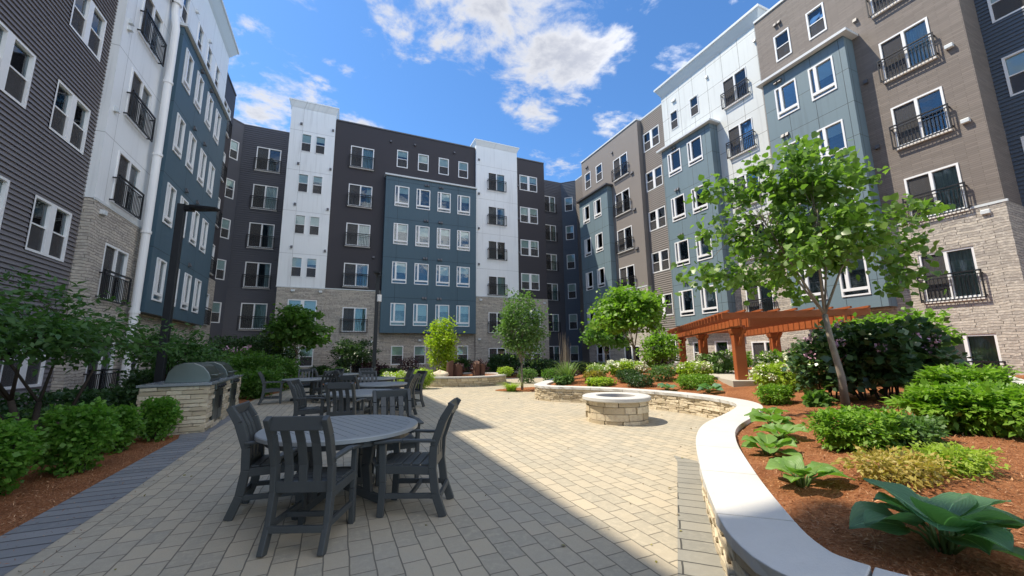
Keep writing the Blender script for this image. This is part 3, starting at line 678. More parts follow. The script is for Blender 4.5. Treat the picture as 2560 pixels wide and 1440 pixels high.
returns('panel_wall', F, 15.5, 26.5, 6.45, 20.0, 0, -4.2, M['whitep'], L); returns('stone_wall', F, 15.52, 26.5, 0, 6.45, .03, -1, M['stone'], L, False)
ledge(F, 15.55, 18.7, 6.4, L, .05, .08, 'cornice', 0, 'stone_cap'); cornice(F, 15.55, 26.45, 20.45, L, .8, .4, 'cornice', True); light(F, 15.95, 6.15, L)
vents(F, [(15.8, 9.6), (15.8, 12.6), (15.8, 12.85), (15.8, 15.7), (20.9, 17.9), (23.0, 18.0)], L, 'cornice')
F = Fac('L', -6.65); H = []
for zt in (5.5, 8.62, 11.7, 14.75):
    for a in (19.25, 20.75, 22.35, 23.85): H.append(win('bay', F, a, a + .9, zt - 1.68, zt, L))
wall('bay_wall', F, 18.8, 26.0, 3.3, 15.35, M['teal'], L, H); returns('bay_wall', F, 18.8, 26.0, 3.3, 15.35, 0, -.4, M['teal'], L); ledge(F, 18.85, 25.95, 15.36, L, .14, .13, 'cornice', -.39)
mb = MB(); mb.face([F.P(18.8, 0, 3.3), F.P(26, 0, 3.3), F.P(26, -.4, 3.3), F.P(18.8, -.4, 3.3)]); mb.build('bay_soffit', M['cap'], L)
for z in (15.05, 12.1, 9.05, 5.95): vents(F, [(21.2, z), (22.7, z)], L, 'cap')
mb = MB(); mb.tube([(-6.78, 18.42, 0), (-6.78, 18.42, 14.9), (-6.88, 18.42, 15.6), (-6.9, 18.42, 16.0)], .13, 14); mb.tube([(-6.9, 18.42, 16), (-6.9, 18.42, 16.5)], .2, 14)
for z in (3.2, 6.2, 9.3, 12.4): mb.tube([(-6.78, 18.42, z), (-6.78, 18.42, z + .1)], .16, 14)
mb.build('downpipe', M['trim'], L, smooth=False)
F = Fac('L', -7.4); H = []; H2 = []
for k, zt in enumerate(ZT): (H if k > 1 else H2).append(win('jul', F, 27.7, 29.3, zt - 1.8, zt, L, sill=True))
wall('brown_wall', F, 26.5, 30.2, 6.4, 19.4, M['brown_shade'], L, H); wall('stone_wall', F, 26.5, 30.2, 0, 6.4, M['stone'], L, H2, proud=.03); returns('brown_wall', F, 26.5, 30.2, 6.4, 19.4, 0, -4.2, M['brown_shade'], L); returns('stone_wall', F, 26.5, 30.2, 0, 6.4, .03, -4.2, M['stone'], L, False)
ledge(F, 26.6, 30.1, 19.4, L, .05, .1, 'cap', name='parapet_cap')
F = Fac('L', -7.0)      # taller white tower just out of view, whose shadow crosses the seat wall
wall('panel_wall', F, -12, 8.55, 14.2, 20.9, M['whitep'], L); returns('panel_wall', F, -12, 8.55, 14.2, 20.9, 0, -4.2, M['whitep'], L); cornice(F, -12, 8.5, 21.3, L, .8, .4, 'cornice', True)

# ---- right wing
B = root('apartment_building', (22, 12, 0), 'sunlit right wing with taupe siding, pale stone base, white panels and lit teal bays', 'building', 'wings of the apartment building', world=True)
def U(a, b): return -b, -a
F = Fac('R', 21.9); H = []
for z in ZT: H.append(win('dh', F, *U(30.1, 30.9), z - 1.45, z, B))
wall('siding_wall', F, *U(29.0, 32.9), 0, 19.4, M['tgray'], B, H, lap=.17); ledge(F, *U(29.5, 32.8), 19.4, B, .05, .1, 'cornice', name='parapet_cap')
F = Fac('R', 20.4); H = []; H2 = []
for z in (17.5, 14.45, 11.35, 8.25): H.append(win('jul', F, *U(23.1, 24.85), z - 1.8, z, B))
for a in (28.08, 26.35): H.append(win('dh', F, *U(a, a + .92), 16.55, 18.1, B, blind=.5))
H2 = [win('jul', F, *U(23.1, 24.8), 3.4, 5.2, B), win('jul', F, *U(23.1, 24.8), .2, 2.1, B), win('pair', F, *U(26.6, 28.4), .8, 2.2, B)]
wall('taupe_wall', F, *U(21.8, 29.5), 6.4, 19.5, M['tgray'], B, H); wall('stone_wall', F, *U(21.8, 29.5), 0, 6.4, M['stone'], B, H2, proud=.03); returns('taupe_wall', F, *U(21.8, 29.5), 6.4, 19.5, 0, -4.2, M['tgray'], B); returns('stone_wall', F, *U(21.8, 29.5), 0, 6.4, .03, -3, M['stone'], B, False)
ledge(F, *U(21.85, 29.45), 19.5, B, .06, .12, 'cornice', name='parapet_cap'); vents(F, [(-22.6, 15.5), (-22.75, 15.5), (-22.6, 12.5), (-22.75, 12.5), (-22.6, 9.4), (-22.75, 9.4), (-24.9, 18.3), (-28.7, 18.7), (-28.5, 18.7)], B, 'cap')
ledge(F, *U(21.9, 29.45), 6.34, B, .05, .08, 'cornice', 0, 'stone_cap')
F = Fac('R', 19.9); H = []
for z in (14.68, 11.65, 8.6, 5.42):
    for a in (27.8, 26.12): H.append(win('bay', F, *U(a, a + 1.02), z - 1.6, z, B))
wall('bay_wall', F, *U(25.25, 29.4), 3.22, 15.4, M['teal_lit'], B, H); returns('bay_wall', F, *U(25.25, 29.4), 3.22, 15.4, 0, -.5, M['teal_lit'], B); ledge(F, *U(25.3, 29.35), 15.41, B, .26, .12, 'cap', -.49)
mb = MB(); mb.face([F.P(-29.4, 0, 3.22), F.P(-25.25, 0, 3.22), F.P(-25.25, -.5, 3.22), F.P(-29.4, -.5, 3.22)]); mb.build('bay_soffit', M['cap'], B)
F = Fac('R', 20.8); H = []
for z in (18.2, 15.0, 11.9, 8.75, 5.6, 2.4): H.append(win('pair', F, *U(20.0, 21.65), z - 1.5, z, B))
wall('siding_wall', F, *U(19.3, 21.85), 0, 19.5, M['tgray'], B, H, lap=.15); ledge(F, *U(19.5, 21.7), 19.5, B, .05, .12, 'cornice', name='parapet_cap')
F = Fac('R', 20.65); H = []; H2 = []
for z in (17.8, 14.6, 11.5, 8.45): H.append(win('jul', F, *U(13.1, 14.6), z - 1.75, z, B, thin=True))
for a in (18.1, 16.4): H.append(win('dh', F, *U(a, a + .65), 16.9, 18.22, B, thin=True))
H2 = [win('jul', F, *U(13.1, 14.6), 3.4, 5.2, B), win('jul', F, *U(13.1, 14.6), .2, 2.1, B)]
for a in (17.6, 16.0): H2.append(win('dh', F, *U(a, a + .9), .9, 2.2, B, blind=0))
wall('panel_wall', F, *U(12.0, 19.45), 6.4, 20.0, M['white'], B, H); wall('stone_wall', F, *U(12.0, 19.45), 0, 6.4, M['stone'], B, H2, proud=.03); returns('panel_wall', F, *U(12.0, 19.45), 6.4, 20.0, 0, -4.2, M['white'], B); returns('stone_wall', F, *U(12.0, 19.45), 0, 6.4, .03, -2, M['stone'], B, False)
cornice(F, *U(12.15, 19.35), 20.6, B, .8, .38, 'cornice', True); vents(F, [(-18.4, 19.0), (-18.25, 19), (-15.6, 18.9), (-12.4, 18.9)], B, 'cornice')
F = Fac('R', 20.0); H = []
for z in (14.9, 11.72, 8.68, 5.45):
    for a in (17.58, 15.92): H.append(win('bay', F, *U(a, a + 1.1), z - 1.62, z, B))
wall('bay_wall', F, *U(15.28, 19.17), 3.25, 15.35, M['teal_lit'], B, H); returns('bay_wall', F, *U(15.28, 19.17), 3.25, 15.35, 0, -.65, M['teal_lit'], B); ledge(F, *U(15.3, 19.15), 15.36, B, .26, .12, 'cornice', -.64)
mb = MB(); mb.face([F.P(-19.17, 0, 3.25), F.P(-15.28, 0, 3.25), F.P(-15.28, -.65, 3.25), F.P(-19.17, -.65, 3.25)]); mb.build('bay_soffit', M['cap'], B)
vents(F, [(-18.2, 15.15), (-18.0, 15.15), (-18.2, 12.2), (-18.0, 12.2), (-18.2, 9.1), (-18.0, 9.1), (-18.2, 6.0), (-18.0, 6.0)], B, 'cap')
F = Fac('R', 20.1); H = []; H2 = []
for z in (17.3, 14.22, 11.25, 8.2): H.append(win('jul', F, *U(5.65, 7.15), z - 1.72, z, B))
for a in (10.36, 8.79): H.append(win('dh', F, *U(a, a + .76), 16.36, 17.82, B))
H2 = [win('jul', F, *U(5.7, 7.15), 3.35, 5.12, B), win('jul', F, *U(5.6, 7.1), .25, 2.08, B)]
wall('taupe_wall', F, *U(4.8, 12.0), 6.45, 19.4, M['taupe'], B, H); wall('stone_wall', F, *U(4.78, 12.0), 0, 6.45, M['stone'], B, H2, proud=.06); returns('taupe_wall', F, *U(4.8, 12.0), 6.45, 19.4, 0, -4.2, M['taupe'], B); returns('stone_wall', F, *U(4.78, 12.0), 0, 6.45, .06, -4, M['stone'], B, False)
ledge(F, *U(4.85, 11.95), 19.4, B, .06, .12, 'cornice', name='parapet_cap'); ledge(F, *U(4.8, 11.9), 6.4, B, .08, .08, 'cornice', 0, 'stone_cap')
for z in (12.6, 9.6, 6.2, 15.7): light(F, -5.25, z, B)
vents(F, [(-7.75, 15.9), (-7.75, 12.9), (-7.75, 9.9), (-10.95, 18.45), (-10.75, 18.45)], B, 'cap')
F = Fac('R', 19.4); H = []
for z in (14.5, 11.42, 8.4, 5.4):
    for a in (10.02, 8.47): H.append(win('bay', F, *U(a, a + 1.0), z - 1.62, z, B))
wall('bay_wall', F, *U(7.98, 11.55), 3.25, 15.1, M['teal_lit'], B, H); returns('bay_wall', F, *U(7.98, 11.55), 3.25, 15.1, 0, -.7, M['teal_lit'], B); ledge(F, *U(8.0, 11.5), 15.11, B, .26, .12, 'cornice', -.69)
mb = MB(); mb.face([F.P(-11.55, 0, 3.25), F.P(-7.98, 0, 3.25), F.P(-7.98, -.7, 3.25), F.P(-11.55, -.7, 3.25)]); mb.build('bay_soffit', M['cap'], B)
vents(F, [(-10.9, 14.85), (-10.7, 14.85), (-10.9, 11.95), (-10.7, 11.95), (-10.9, 8.9), (-10.7, 8.9)], B, 'cap')
F = Fac('R', 21.6); H = []
for z in (18.2, 15.0, 12.0, 8.9, 5.7): H += [win('pair', F, *U(2.6, 4.5), z - 1.55, z, B), win('dh', F, *U(.3, 1.4), z - 1.55, z, B)]
wall('siding_wall', F, *U(-8, 4.8), 0, 19.5, M['navy'], B, H, lap=.15); ledge(F, *U(-8, 4.7), 19.5, B, .05, .12, 'cornice', name='parapet_cap')

# ------------------------------------------------------------------ ground
def sheet(name, pts, z, m, parent=None):
    mb = MB(); mb.face([(x, y, z) for x, y in pts]); return mb.build(name, M[m], parent)
tag(sheet('ground', [(-300, -300), (300, -300), (300, 300), (-300, 300)], -.012, 'path'), kind='structure')
tag(sheet('mulch_bed', [(-7.6, -12), (-2.3, -12), (-2.3, 34), (-8, 34)], -.004, 'mulch'), kind='structure')
tag(sheet('mulch_bed', [(-2.3, 23.6), (3.2, 24.6), (9.5, 25.2), (22, 24.4), (22, 34), (-2.3, 34)], -.004, 'mulch'), kind='structure')
tag(sheet('paved_patio', [(-2.3, -12), (16, -12), (16, 12), (14, 22), (12, 24.2), (6, 24.6), (2, 24.2), (-1.6, 23.4), (-2.3, 21), (-2.8, 18.5), (-2.75, 10.4), (-2.3, 9.9)], .004, 'paver'), kind='structure')
edge = [(-2.75, -12), (-2.22, -12), (-2.2, 4.7), (-2.2, 6.4), (-2.28, 9.9), (-2.42, 10.8), (-2.42, 15.4), (-2.9, 15.4), (-2.95, 10.8), (-2.83, 10.3), (-2.76, 6.8), (-2.74, 5.4)]
tag(sheet('paving_border', edge, .008, 'border'), kind='structure')
def cat_rom(P, k=8):
    P = [Vector((*p, 0)) for p in P]; out = []
    for i in range(len(P) - 1):
        a, b, c, d = P[max(i - 1, 0)], P[i], P[i + 1], P[min(i + 2, len(P) - 1)]
        for j in range(k):
            t = j / k; out.append(.5 * ((2 * b) + (c - a) * t + (2 * a - 5 * b + 4 * c - d) * t * t + (3 * b - a - 3 * c + d) * t ** 3))
    out.append(P[-1]); return out
def resample(P, step):
    out = [P[0]]; acc = 0
    for a, b in zip(P, P[1:]):
        L_ = (b - a).length
        while acc + L_ >= step:
            t = (step - acc) / L_; a = a.lerp(b, t); out.append(a); L_ = (b - a).length; acc = 0
        acc += L_
    return out
def offset(P, d):
    out = []
    for i, p in enumerate(P):
        t = (P[min(i + 1, len(P) - 1)] - P[max(i - 1, 0)]).normalized(); out.append(p + Vector((t.y, -t.x, 0)) * d)
    return out
def stone_wall_path(name, outer, zc, wcop, label, cat, slab=1.15, both=True, base=0, thick=.08, seed=1, closed=False):
    # outer: patio-side edge of the coping, planter lies to the right of travel
    T = root(name, (outer[0].x, outer[0].y, base), label, cat, world=True); g = random.Random(seed)
    inner = offset(outer, wcop); f0 = offset(outer, .045); cp = MB(); n = len(outer)
    st = max(2, int(slab / (outer[1] - outer[0]).length)); jn = .007; jit = [g.uniform(-.018, .012) for _ in range(n + 1)]
    for s0 in range(0, n - 1, st):
        s1 = min(n - 1, s0 + st)
        for i in range(s0, s1):
            A, B_, Ci, Di = outer[i].copy(), outer[i + 1].copy(), inner[i + 1].copy(), inner[i].copy()
            if i == s0: d = (B_ - A).normalized() * jn; A = A + d; Di = Di + d
            if i == s1 - 1: d = (B_ - A).normalized() * jn; B_ = B_ - d; Ci = Ci - d
            zt = base + zc; zb = zt - thick; rk = .012
            a0 = [(A.x, A.y), (B_.x, B_.y), (Ci.x, Ci.y), (Di.x, Di.y)]; tj = ((B_ - A).normalized()); nj = Vector((-tj.y, tj.x, 0))
            lo = [A + nj * jit[i], B_ + nj * jit[i + 1], Ci, Di]
            k = len(cp.v)
            for v_ in lo: cp.v.append((v_.x, v_.y, zb))
            for x, y in a0: cp.v.append((x, y, zt))
            for q in ((4, 5, 6, 7), (3, 2, 1, 0), (0, 1, 5, 4), (2, 3, 7, 6)) + (((3, 0, 4, 7),) if i == s0 else ()) + (((1, 2, 6, 5),) if i == s1 - 1 else ()): cp.f.append(tuple(k + j for j in q)); cp.mi.append(0)
    cp.build('coping', M['coping'], T, bevel=.007)
    fb = offset(outer, .10); bk = offset(outer, wcop - .06); mb = MB()
    for line in (fb, bk):
        for a, b in zip(line, line[1:]): mb.face([(a.x, a.y, base - .05), (b.x, b.y, base - .05), (b.x, b.y, base + zc - thick - .002), (a.x, a.y, base + zc - thick - .002)])
    mb.build('core', M['ledged'], T)
    sb = MB(); zt = base + zc - thick; z = base - .03
    tot = [0]
    for a, b in zip(f0, f0[1:]): tot.append(tot[-1] + (b - a).length)
    def pos(s):
        s = max(0, min(tot[-1] - 1e-4, s)); i = next(k for k in range(len(tot) - 1) if tot[k + 1] > s); return f0[i].lerp(f0[i + 1], (s - tot[i]) / (tot[i + 1] - tot[i]))
    while z < zt - .03:
        h = min(g.uniform(.05, .105), zt - z)
        if zt - z - h < .03: h = zt - z
        s = -g.random() * .3
        while s < tot[-1]:
            l = g.uniform(.14, .46); a, b = pos(s + .004), pos(s + l - .004)
            if (b - a).length > .03:
                t = (b - a).normalized(); nrm = Vector((t.y, -t.x, 0)); o1, o2 = g.uniform(-.02, .03), g.uniform(-.02, .03); h1 = h - .007; dz = g.uniform(-.006, .006)
                P4 = [a - nrm * o1, b - nrm * o2, b + nrm * .1, a + nrm * .1]
                sb.hexa([(p.x, p.y, z + g.uniform(-.004, .004)) for p in P4] + [(p.x + g.uniform(-.006, .006), p.y + g.uniform(-.006, .006), z + h1 + dz) for p in P4])
            s += l
        z += h
    sb.build('stone_face', M['ledge'], T, bevel=.008)
    return T
# curved seat wall round the raised planter, from the far end to the near end (planter on the left of travel -> reverse below)
main = [(10.4, 17.4), (8.9, 15.8), (7.35, 14.1), (6.55, 13.0), (6.62, 12.1), (7.35, 11.15), (8.0, 9.95), (8.35, 8.6), (8.38, 7.5), (8.15, 6.5), (7.62, 5.86), (6.6, 5.28), (5.3, 4.66), (4.35, 3.98), (3.34, 3.04), (2.6, 2.28), (2.22, 1.82), (2.10, 1.42), (2.28, .9), (2.8, .35), (3.6, -.1), (5.0, -.6), (7, -1)]
mp = resample(cat_rom(main, 10), .12); mpr = mp[::-1]
stone_wall_path('seat_wall', mpr, .5, .46, 'curved ledge stone seat wall with pale limestone coping around the raised planter', 'seat wall', seed=4)
i0 = min(range(len(mp)), key=lambda i: (mp[i] - Vector((4.9, 4.5, 0))).length); i1 = min(range(len(mp)), key=lambda i: (mp[i] - Vector((2.1, 1.5, 0))).length)
seg = mp[i0:i1]; bo = [(p.x + .06, p.y - .02) for p in seg]
tag(sheet('paving_border', [(4.68, 4.66), (4.9, 4.95), (5.6, 4.95)] [:2] + bo + [(1.7, 1.2), (1.75, 1.85), (2.35, 2.42)], .008, 'border2'), kind='structure')
# planter soil
inner = offset(mpr, .40); PX = np.array([(p.x, p.y) for p in offset(mpr, .23)])
poly = [(p.x, p.y) for p in inner] + [(15, 18.5), (20, 17.5), (21.5, 10), (21.5, -3)]
def inside(x, y, P):
    c = np.zeros(x.shape, bool); j = len(P) - 1
    for i in range(len(P)):
        xi, yi = P[i]; xj, yj = P[j]
        if yi != yj: c ^= ((yi > y) != (yj > y)) & (x < (xj - xi) * (y - yi) / (yj - yi) + xi)
        j = i
    return c
def soil_z(x, y):
    x = np.asarray(x, float); y = np.asarray(y, float); d = np.sqrt(((x[..., None] - PX[:, 0]) ** 2 + (y[..., None] - PX[:, 1]) ** 2).min(axis=-1))
    return .43 + np.minimum(.30, .105 * np.maximum(d - .2, 0)) + .018 * np.sin(x * 2.3 + 1) * np.cos(y * 1.9) + .008 * np.sin(x * 9) * np.sin(y * 8 + 1)
gx = np.arange(1.9, 21.6, .13); gy = np.arange(-3, 18.6, .13); X, Y = np.meshgrid(gx, gy); ok = inside(X, Y, [(p.x, p.y) for p in offset(mpr, .25)] + poly[-4:])
Zs = soil_z(X, Y); idx = np.arange(X.size).reshape(X.shape)
cell = ok[:-1, :-1] & ok[1:, :-1] & ok[:-1, 1:] & ok[1:, 1:]
Fq = np.stack([idx[:-1, :-1][cell], idx[:-1, 1:][cell], idx[1:, 1:][cell], idx[1:, :-1][cell]], 1)
Vq = np.stack([X.ravel(), Y.ravel(), Zs.ravel()], 1)
tag(arr_mesh('planter_soil', Vq, Fq, M['mulch'], None, True), kind='structure')
def chips(name, x0, x1, y0, y1, n, zf, pol, size=.028, fall=None):
    x = rng.uniform(x0, x1, n); y = rng.uniform(y0, y1, n); m = inside(x, y, pol)
    if fall is not None: m &= rng.random(n) < np.clip(fall / (np.hypot(x, y) + .1), 0, 1) ** 2
    x, y = x[m], y[m]; P = np.stack([x, y, zf(x, y) + .004], 1); V, F = leaves(P, size, 'needle', .75, None, 0, .6)
    tag(arr_mesh(name, V, F, M['chip']), kind='stuff')
chips('wood_chips', 2.2, 9, -.5, 6, 52000, soil_z, poly, .034, 3.6)
chips('wood_chips', -5.2, -2.4, 3, 12, 34000, lambda x, y: x * 0, [(-5.2, 3), (-2.78, 3), (-2.76, 6.8), (-2.9, 10.8), (-2.6, 12), (-5.2, 12)], .036, 6)
nl = 700; lx = rng.uniform(-2.2, 8, nl); ly = rng.uniform(1.5, 17, nl); dd = np.sqrt(((lx[:, None] - PX[:, 0]) ** 2 + (ly[:, None] - PX[:, 1]) ** 2).min(axis=1)); keep = (~inside(lx, ly, poly)) & (rng.random(nl) < np.where(dd < 1.2, .9, np.where(lx < -1.6, .6, .10))) & (dd > .35)
V, F = leaves(np.stack([lx[keep], ly[keep], np.full(keep.sum(), .014)], 1), .032, 'oval', .8, None, 0, .5); tag(arr_mesh('leaf_litter', V, F, M['litter']), kind='stuff')
chips('wood_chips', -3.0, -1.7, 3, 11, 900, lambda x, y: x * 0 + .012, [(-2.9, 3), (-2.35 + .5, 3), (-2.2, 11), (-2.9, 11)], .03, 30)
# second seat wall at the back right of the bed
sw = resample(cat_rom([(7.0, 1.55), (9.2, 2.45), (11.5, 3.3), (14.2, 4.3), (16, 5)], 10), .15)
stone_wall_path('seat_wall', sw, .92, .5, 'straight pale coping wall behind the bright green shrubs at the right edge', 'seat wall', seed=9)
mb = MB(); tp = [(10.35, 8.0), (12.5, 6.4), (19.0, 14.6), (16.6, 16.4)]; mb.hexa([(a, b, .5) for a, b in tp] + [(a, b, .765) for a, b in tp]); tag(mb.build('terrace_paving', M['path']), kind='structure')
# ------------------------------------------------------------------ fire pit and round planter
def circle(cx, cy, r, n=64, cw=False): return [Vector((cx + r * math.cos(2 * math.pi * i / n * (1 if cw else -1)), cy + r * math.sin(2 * math.pi * i / n * (1 if cw else -1)), 0)) for i in range(n + 1)]
def ring_wall(T, cx, cy, r, zt, seed, hmin=.1, hmax=.16, lmin=.25, lmax=.6, mi='ledge', bev=.014, bury=.02):
    g = random.Random(seed); sb = MB(); z = -bury
    while z < zt - .02:
        h = min(g.uniform(hmin, hmax), zt - z)
        if zt - z - h < .05: h = zt - z
        a = g.random(); a1 = a + 2 * math.pi
        while a < a1 - .02:
            l = min(g.uniform(lmin, lmax) / r, a1 - a); rr = r + g.uniform(-.022, .025); k = max(1, int(l / .12)); n0 = len(sb.v)
            for i in range(k + 1):
                t = a + .004 / r * 2 + (l - .016 / r) * i / k
                for rad, zz in ((rr - .12, z), (rr, z + .003), (rr, z + h - .008), (rr - .12, z + h - .008)): sb.v.append((cx + rad * math.cos(t), cy + rad * math.sin(t), zz))
            for i in range(k):
                q = n0 + i * 4
                for e in range(4): sb.f.append((q + e, q + (e + 1) % 4, q + 4 + (e + 1) % 4, q + 4 + e)[::-1]); sb.mi.append(0)
            sb.f.append((n0, n0 + 1, n0 + 2, n0 + 3)); sb.mi.append(0); q = n0 + k * 4; sb.f.append((q + 3, q + 2, q + 1, q)); sb.mi.append(0); a += l
        z += h
    sb.build('stone_face', M[mi], T, bevel=bev)
T = root('fire_pit', (6.22, 7.98, 0), 'round stone fire pit with pale coping ring in the sunny patio', 'fire pit'); T.scale = (1.1, 1.1, 1.03)
ring_wall(T, 0, 0, .65, .49, 3, .08, .16, .16, .5, bev=.016); mb = MB(); mb.lathe([(.56, 0), (.56, .485), (.40, .485), (.40, .1)], 48); mb.build('core', M['ledged'], T)
mb = MB(); mb.lathe([(.42, .475), (.42, .56), (.435, .575), (.70, .575), (.725, .56), (.73, .50), (.715, .478), (.42, .475)], 64); mb.build('coping', M['coping'], T, smooth=False)
V, F_ = leaves(np.stack([rng.uniform(-.3, .3, 900), rng.uniform(-.3, .3, 900), np.full(900, .40) + rng.uniform(-.02, .05, 900)], 1), .06, 'oval', .5); arr_mesh('lava_rock', V, F_, M['basalt'], T); mb = MB(); mb.lathe([(.0, .38), (.42, .38)], 32); mb.build('gravel_bed', M['ledged'], T)
T = root('round_planter', (6.5, 21.8, 0), 'low round stone planter holding dark basalt columns at the far end of the patio', 'planter')
ring_wall(T, 0, 0, 2.45, .42, 5, .07, .11, .2, .55, bev=.008); mb = MB(); mb.lathe([(2.36, 0), (2.36, .42)], 48); mb.lathe([(0, .40), (2.2, .40)], 32); mb.build('core', M['mulch'], T)
mb = MB(); mb.lathe([(2.1, .415), (2.1, .50), (2.52, .50), (2.52, .43), (2.1, .415)], 72); mb.build('coping', M['coping'], T)
def basalt(x, y, h, r, lab, s):
    g = random.Random(s); mb = MB(); n = 6; pr = [(r * g.uniform(.85, 1.1), a * math.pi / 3 + g.uniform(-.15, .15)) for a in range(n)]; k = 0
    for zz, sc in ((.38, 1.04), (.38 + h * .5, 1), (.38 + h * .97, .95)):
        for q, a in pr: mb.v.append((math.cos(a) * q * sc + zz * .03, math.sin(a) * q * sc, zz + (.10 * math.cos(a + s) if zz > .4 + h * .6 else 0)))
    for l in range(2):
        for j in range(n): mb.f.append((l * n + j, l * n + (j + 1) % n, (l + 1) * n + (j + 1) % n, (l + 1) * n + j)); mb.mi.append(0)
    mb.f.append(tuple(2 * n + j for j in range(n))); mb.mi.append(0)
    o = mb.build('basalt_column', M['basalt'], bevel=.02); o.location = (x, y, 0); tag(o, lab, 'boulder', 'basalt columns in the round planter')
basalt(5.55, 21.0, .86, .22, 'tall dark basalt column at the left of the round planter, nearest the yellow green tree', 1)
basalt(5.98, 20.95, .66, .24, 'shorter basalt column right beside the tall one in the round planter', 2)
basalt(7.05, 21.1, .82, .22, 'leaning basalt column at the right of the round planter', 5)
basalt(7.45, 21.25, .64, .2, 'shortest basalt column at the right end of the planter group', 8)
def boulder(x, y, z, r, lab, s, m='ledge'):
    g = np.random.default_rng(s); mb = MB(); n = 14; ks = []
    for i in range(8):
        ph = math.pi * i / 7
        for j in range(n):
            th = 2 * math.pi * j / n; q = 1 + .16 * math.sin(3 * th + s + ph * 2) + .1 * math.sin(5 * ph + s)
            mb.v.append((r[0] * q * math.sin(ph) * math.cos(th), r[1] * q * math.sin(ph) * math.sin(th), r[2] * q * math.cos(ph)))
    for i in range(7):
        for j in range(n): mb.f.append((i * n + j, (i + 1) * n + j, (i + 1) * n + (j + 1) % n, i * n + (j + 1) % n)); mb.mi.append(0)
    o = mb.build('boulder', M[m], smooth=True); o.location = (x, y, z); tag(o, lab, 'boulder')
boulder(4.95, 20.7, .5, (.5, .4, .28), 'pale rounded boulder lying in the round planter left of the basalt columns', 2)
boulder(12.6, 8.9, .82, (.5, .3, .13), 'flat pale rock in the mulch by the front pergola post', 4)

# ------------------------------------------------------------------ tree island mulch
tag(sheet('mulch_island', [(8.35 + 1.75 * math.cos(a) + .3 * math.sin(2 * a), 16.4 + 1.15 * math.sin(a)) for a in np.linspace(0, 6.28, 28)[:-1]], .012, 'mulch'), kind='structure')

# ------------------------------------------------------------------ pergola
A2 = Vector((.59, .807, 0)); B2 = Vector((.807, -.59, 0)); P0 = Vector((11.0, 8.2, 0))
T = root('pergola', (P0.x, P0.y, .7), 'reddish brown cedar pergola with slatted roof and thick posts in the planting', 'pergola', world=True)
ZB, ZP = .72, 2.28
def pp(a, b, z): v = P0 + A2 * a + B2 * b; return (v.x, v.y, z)
WP = 2.6
for b in (0, WP):
    for a in (0, 4.2, 8.4):
        mb = MB(); c = P0 + A2 * a + B2 * b; h = .145
        def ring(s, z): return [tuple(c + A2 * (s * x) + B2 * (s * y) + Vector((0, 0, z))) for x, y in ((-1, -1), (1, -1), (1, 1), (-1, 1))]
        mb.hexa(ring(h, ZB - .3) + ring(h, ZP + .28)); post = mb.build('post', M['cedar'], T, bevel=.012); sub(post)
        mb = MB(); mb.hexa(ring(h + .03, ZP - .16) + ring(h + .06, ZP - .06)); mb.hexa(ring(h + .06, ZP - .058) + ring(h + .06, ZP - .02)); mb.build('capital', M['cedar'], post)
        for s in (-1, 1):
            mb = MB()
            for k in range(6):
                t0, t1 = k / 6, (k + 1) / 6
                p0 = c + A2 * s * (h + .5 * t0) + Vector((0, 0, ZP - .5 + .5 * t0 ** .6)); p1 = c + A2 * s * (h + .5 * t1) + Vector((0, 0, ZP - .5 + .5 * t1 ** .6)); mb.bar(p0, p1, .07, .12)
            mb.build('brace', M['cedar'], T)
    for o in (-.11, .11):
        mb = MB(); mb.bar(pp(-.75, b + o, ZP + .12), pp(9.15, b + o, ZP + .12), .055, .25); mb.build('beam', M['cedar'], T)
for k in range(25):
    a = -.62 + k * .402; mb = MB(); mb.bar(pp(a, -.55, ZP + .335), pp(a, WP + .55, ZP + .335), .05, .18); mb.build('rafter', M['cedar'], T)
for k in range(9):
    b = -.42 + k * .43; mb = MB(); mb.bar(pp(-.85, b, ZP + .455), pp(9.3, b, ZP + .455), .05, .055); mb.build('slat', M['cedar'], T)

# ------------------------------------------------------------------ grill island
a = R(3); T = root('grill_island', (-2.55, 10.9, 0), 'stacked stone outdoor kitchen island with gray granite top and two built in grills', 'outdoor kitchen', rz=a)
W_, LN = 1.18, 4.45
mb = MB(); mb.box(-W_ + .09, -.09, .09, LN - .09, 0, .99); mb.build('core', M['ledged'], T)
def stone_face(T, p, q, zt, seed, name='stone_face', gaps=()):
    g = random.Random(seed); p = Vector((*p, 0)); q = Vector((*q, 0)); L_ = (q - p).length; t = (q - p) / L_; n = Vector((t.y, -t.x, 0)); mb = MB(); z = -.02
    while z < zt - .02:
        h = min(g.uniform(.055, .115), zt - z)
        if zt - z - h < .03: h = zt - z
        s = 0
        while s < L_ - .01:
            l = min(g.uniform(.18, .6), L_ - s)
            if L_ - s - l < .08: l = L_ - s
            if not any(ga < s + l / 2 < gb and ga2 < z + h / 2 < gb2 for ga, gb, ga2, gb2 in gaps):
                o = g.uniform(-.012, .03); a_, b_ = p + t * (s + .003), p + t * (s + l - .003)
                P4 = [a_ + n * o, b_ + n * (o + g.uniform(-.01, .01)), b_ - n * .1, a_ - n * .1]
                mb.hexa([(v.x, v.y, z) for v in P4] + [(v.x, v.y, z + h - .010) for v in P4])
            s += l
        z += h
    return mb.build(name, M['ledge'], T, bevel=.007)
gp = [(.55, 1.6, .12, 1.0), (2.65, 3.7, .12, 1.0)]
stone_face(T, (-W_, .0), (0, 0), 1.0, 1); stone_face(T, (0, 0), (0, LN), 1.0, 2, gaps=gp); stone_face(T, (-W_, LN), (-W_, 0), 1.0, 3)
mb = MB(); mb.box(-W_ - .05, .05, -.05, LN + .05, 1.0, 1.05); mb.build('countertop', M['counter'], T, bevel=.006)
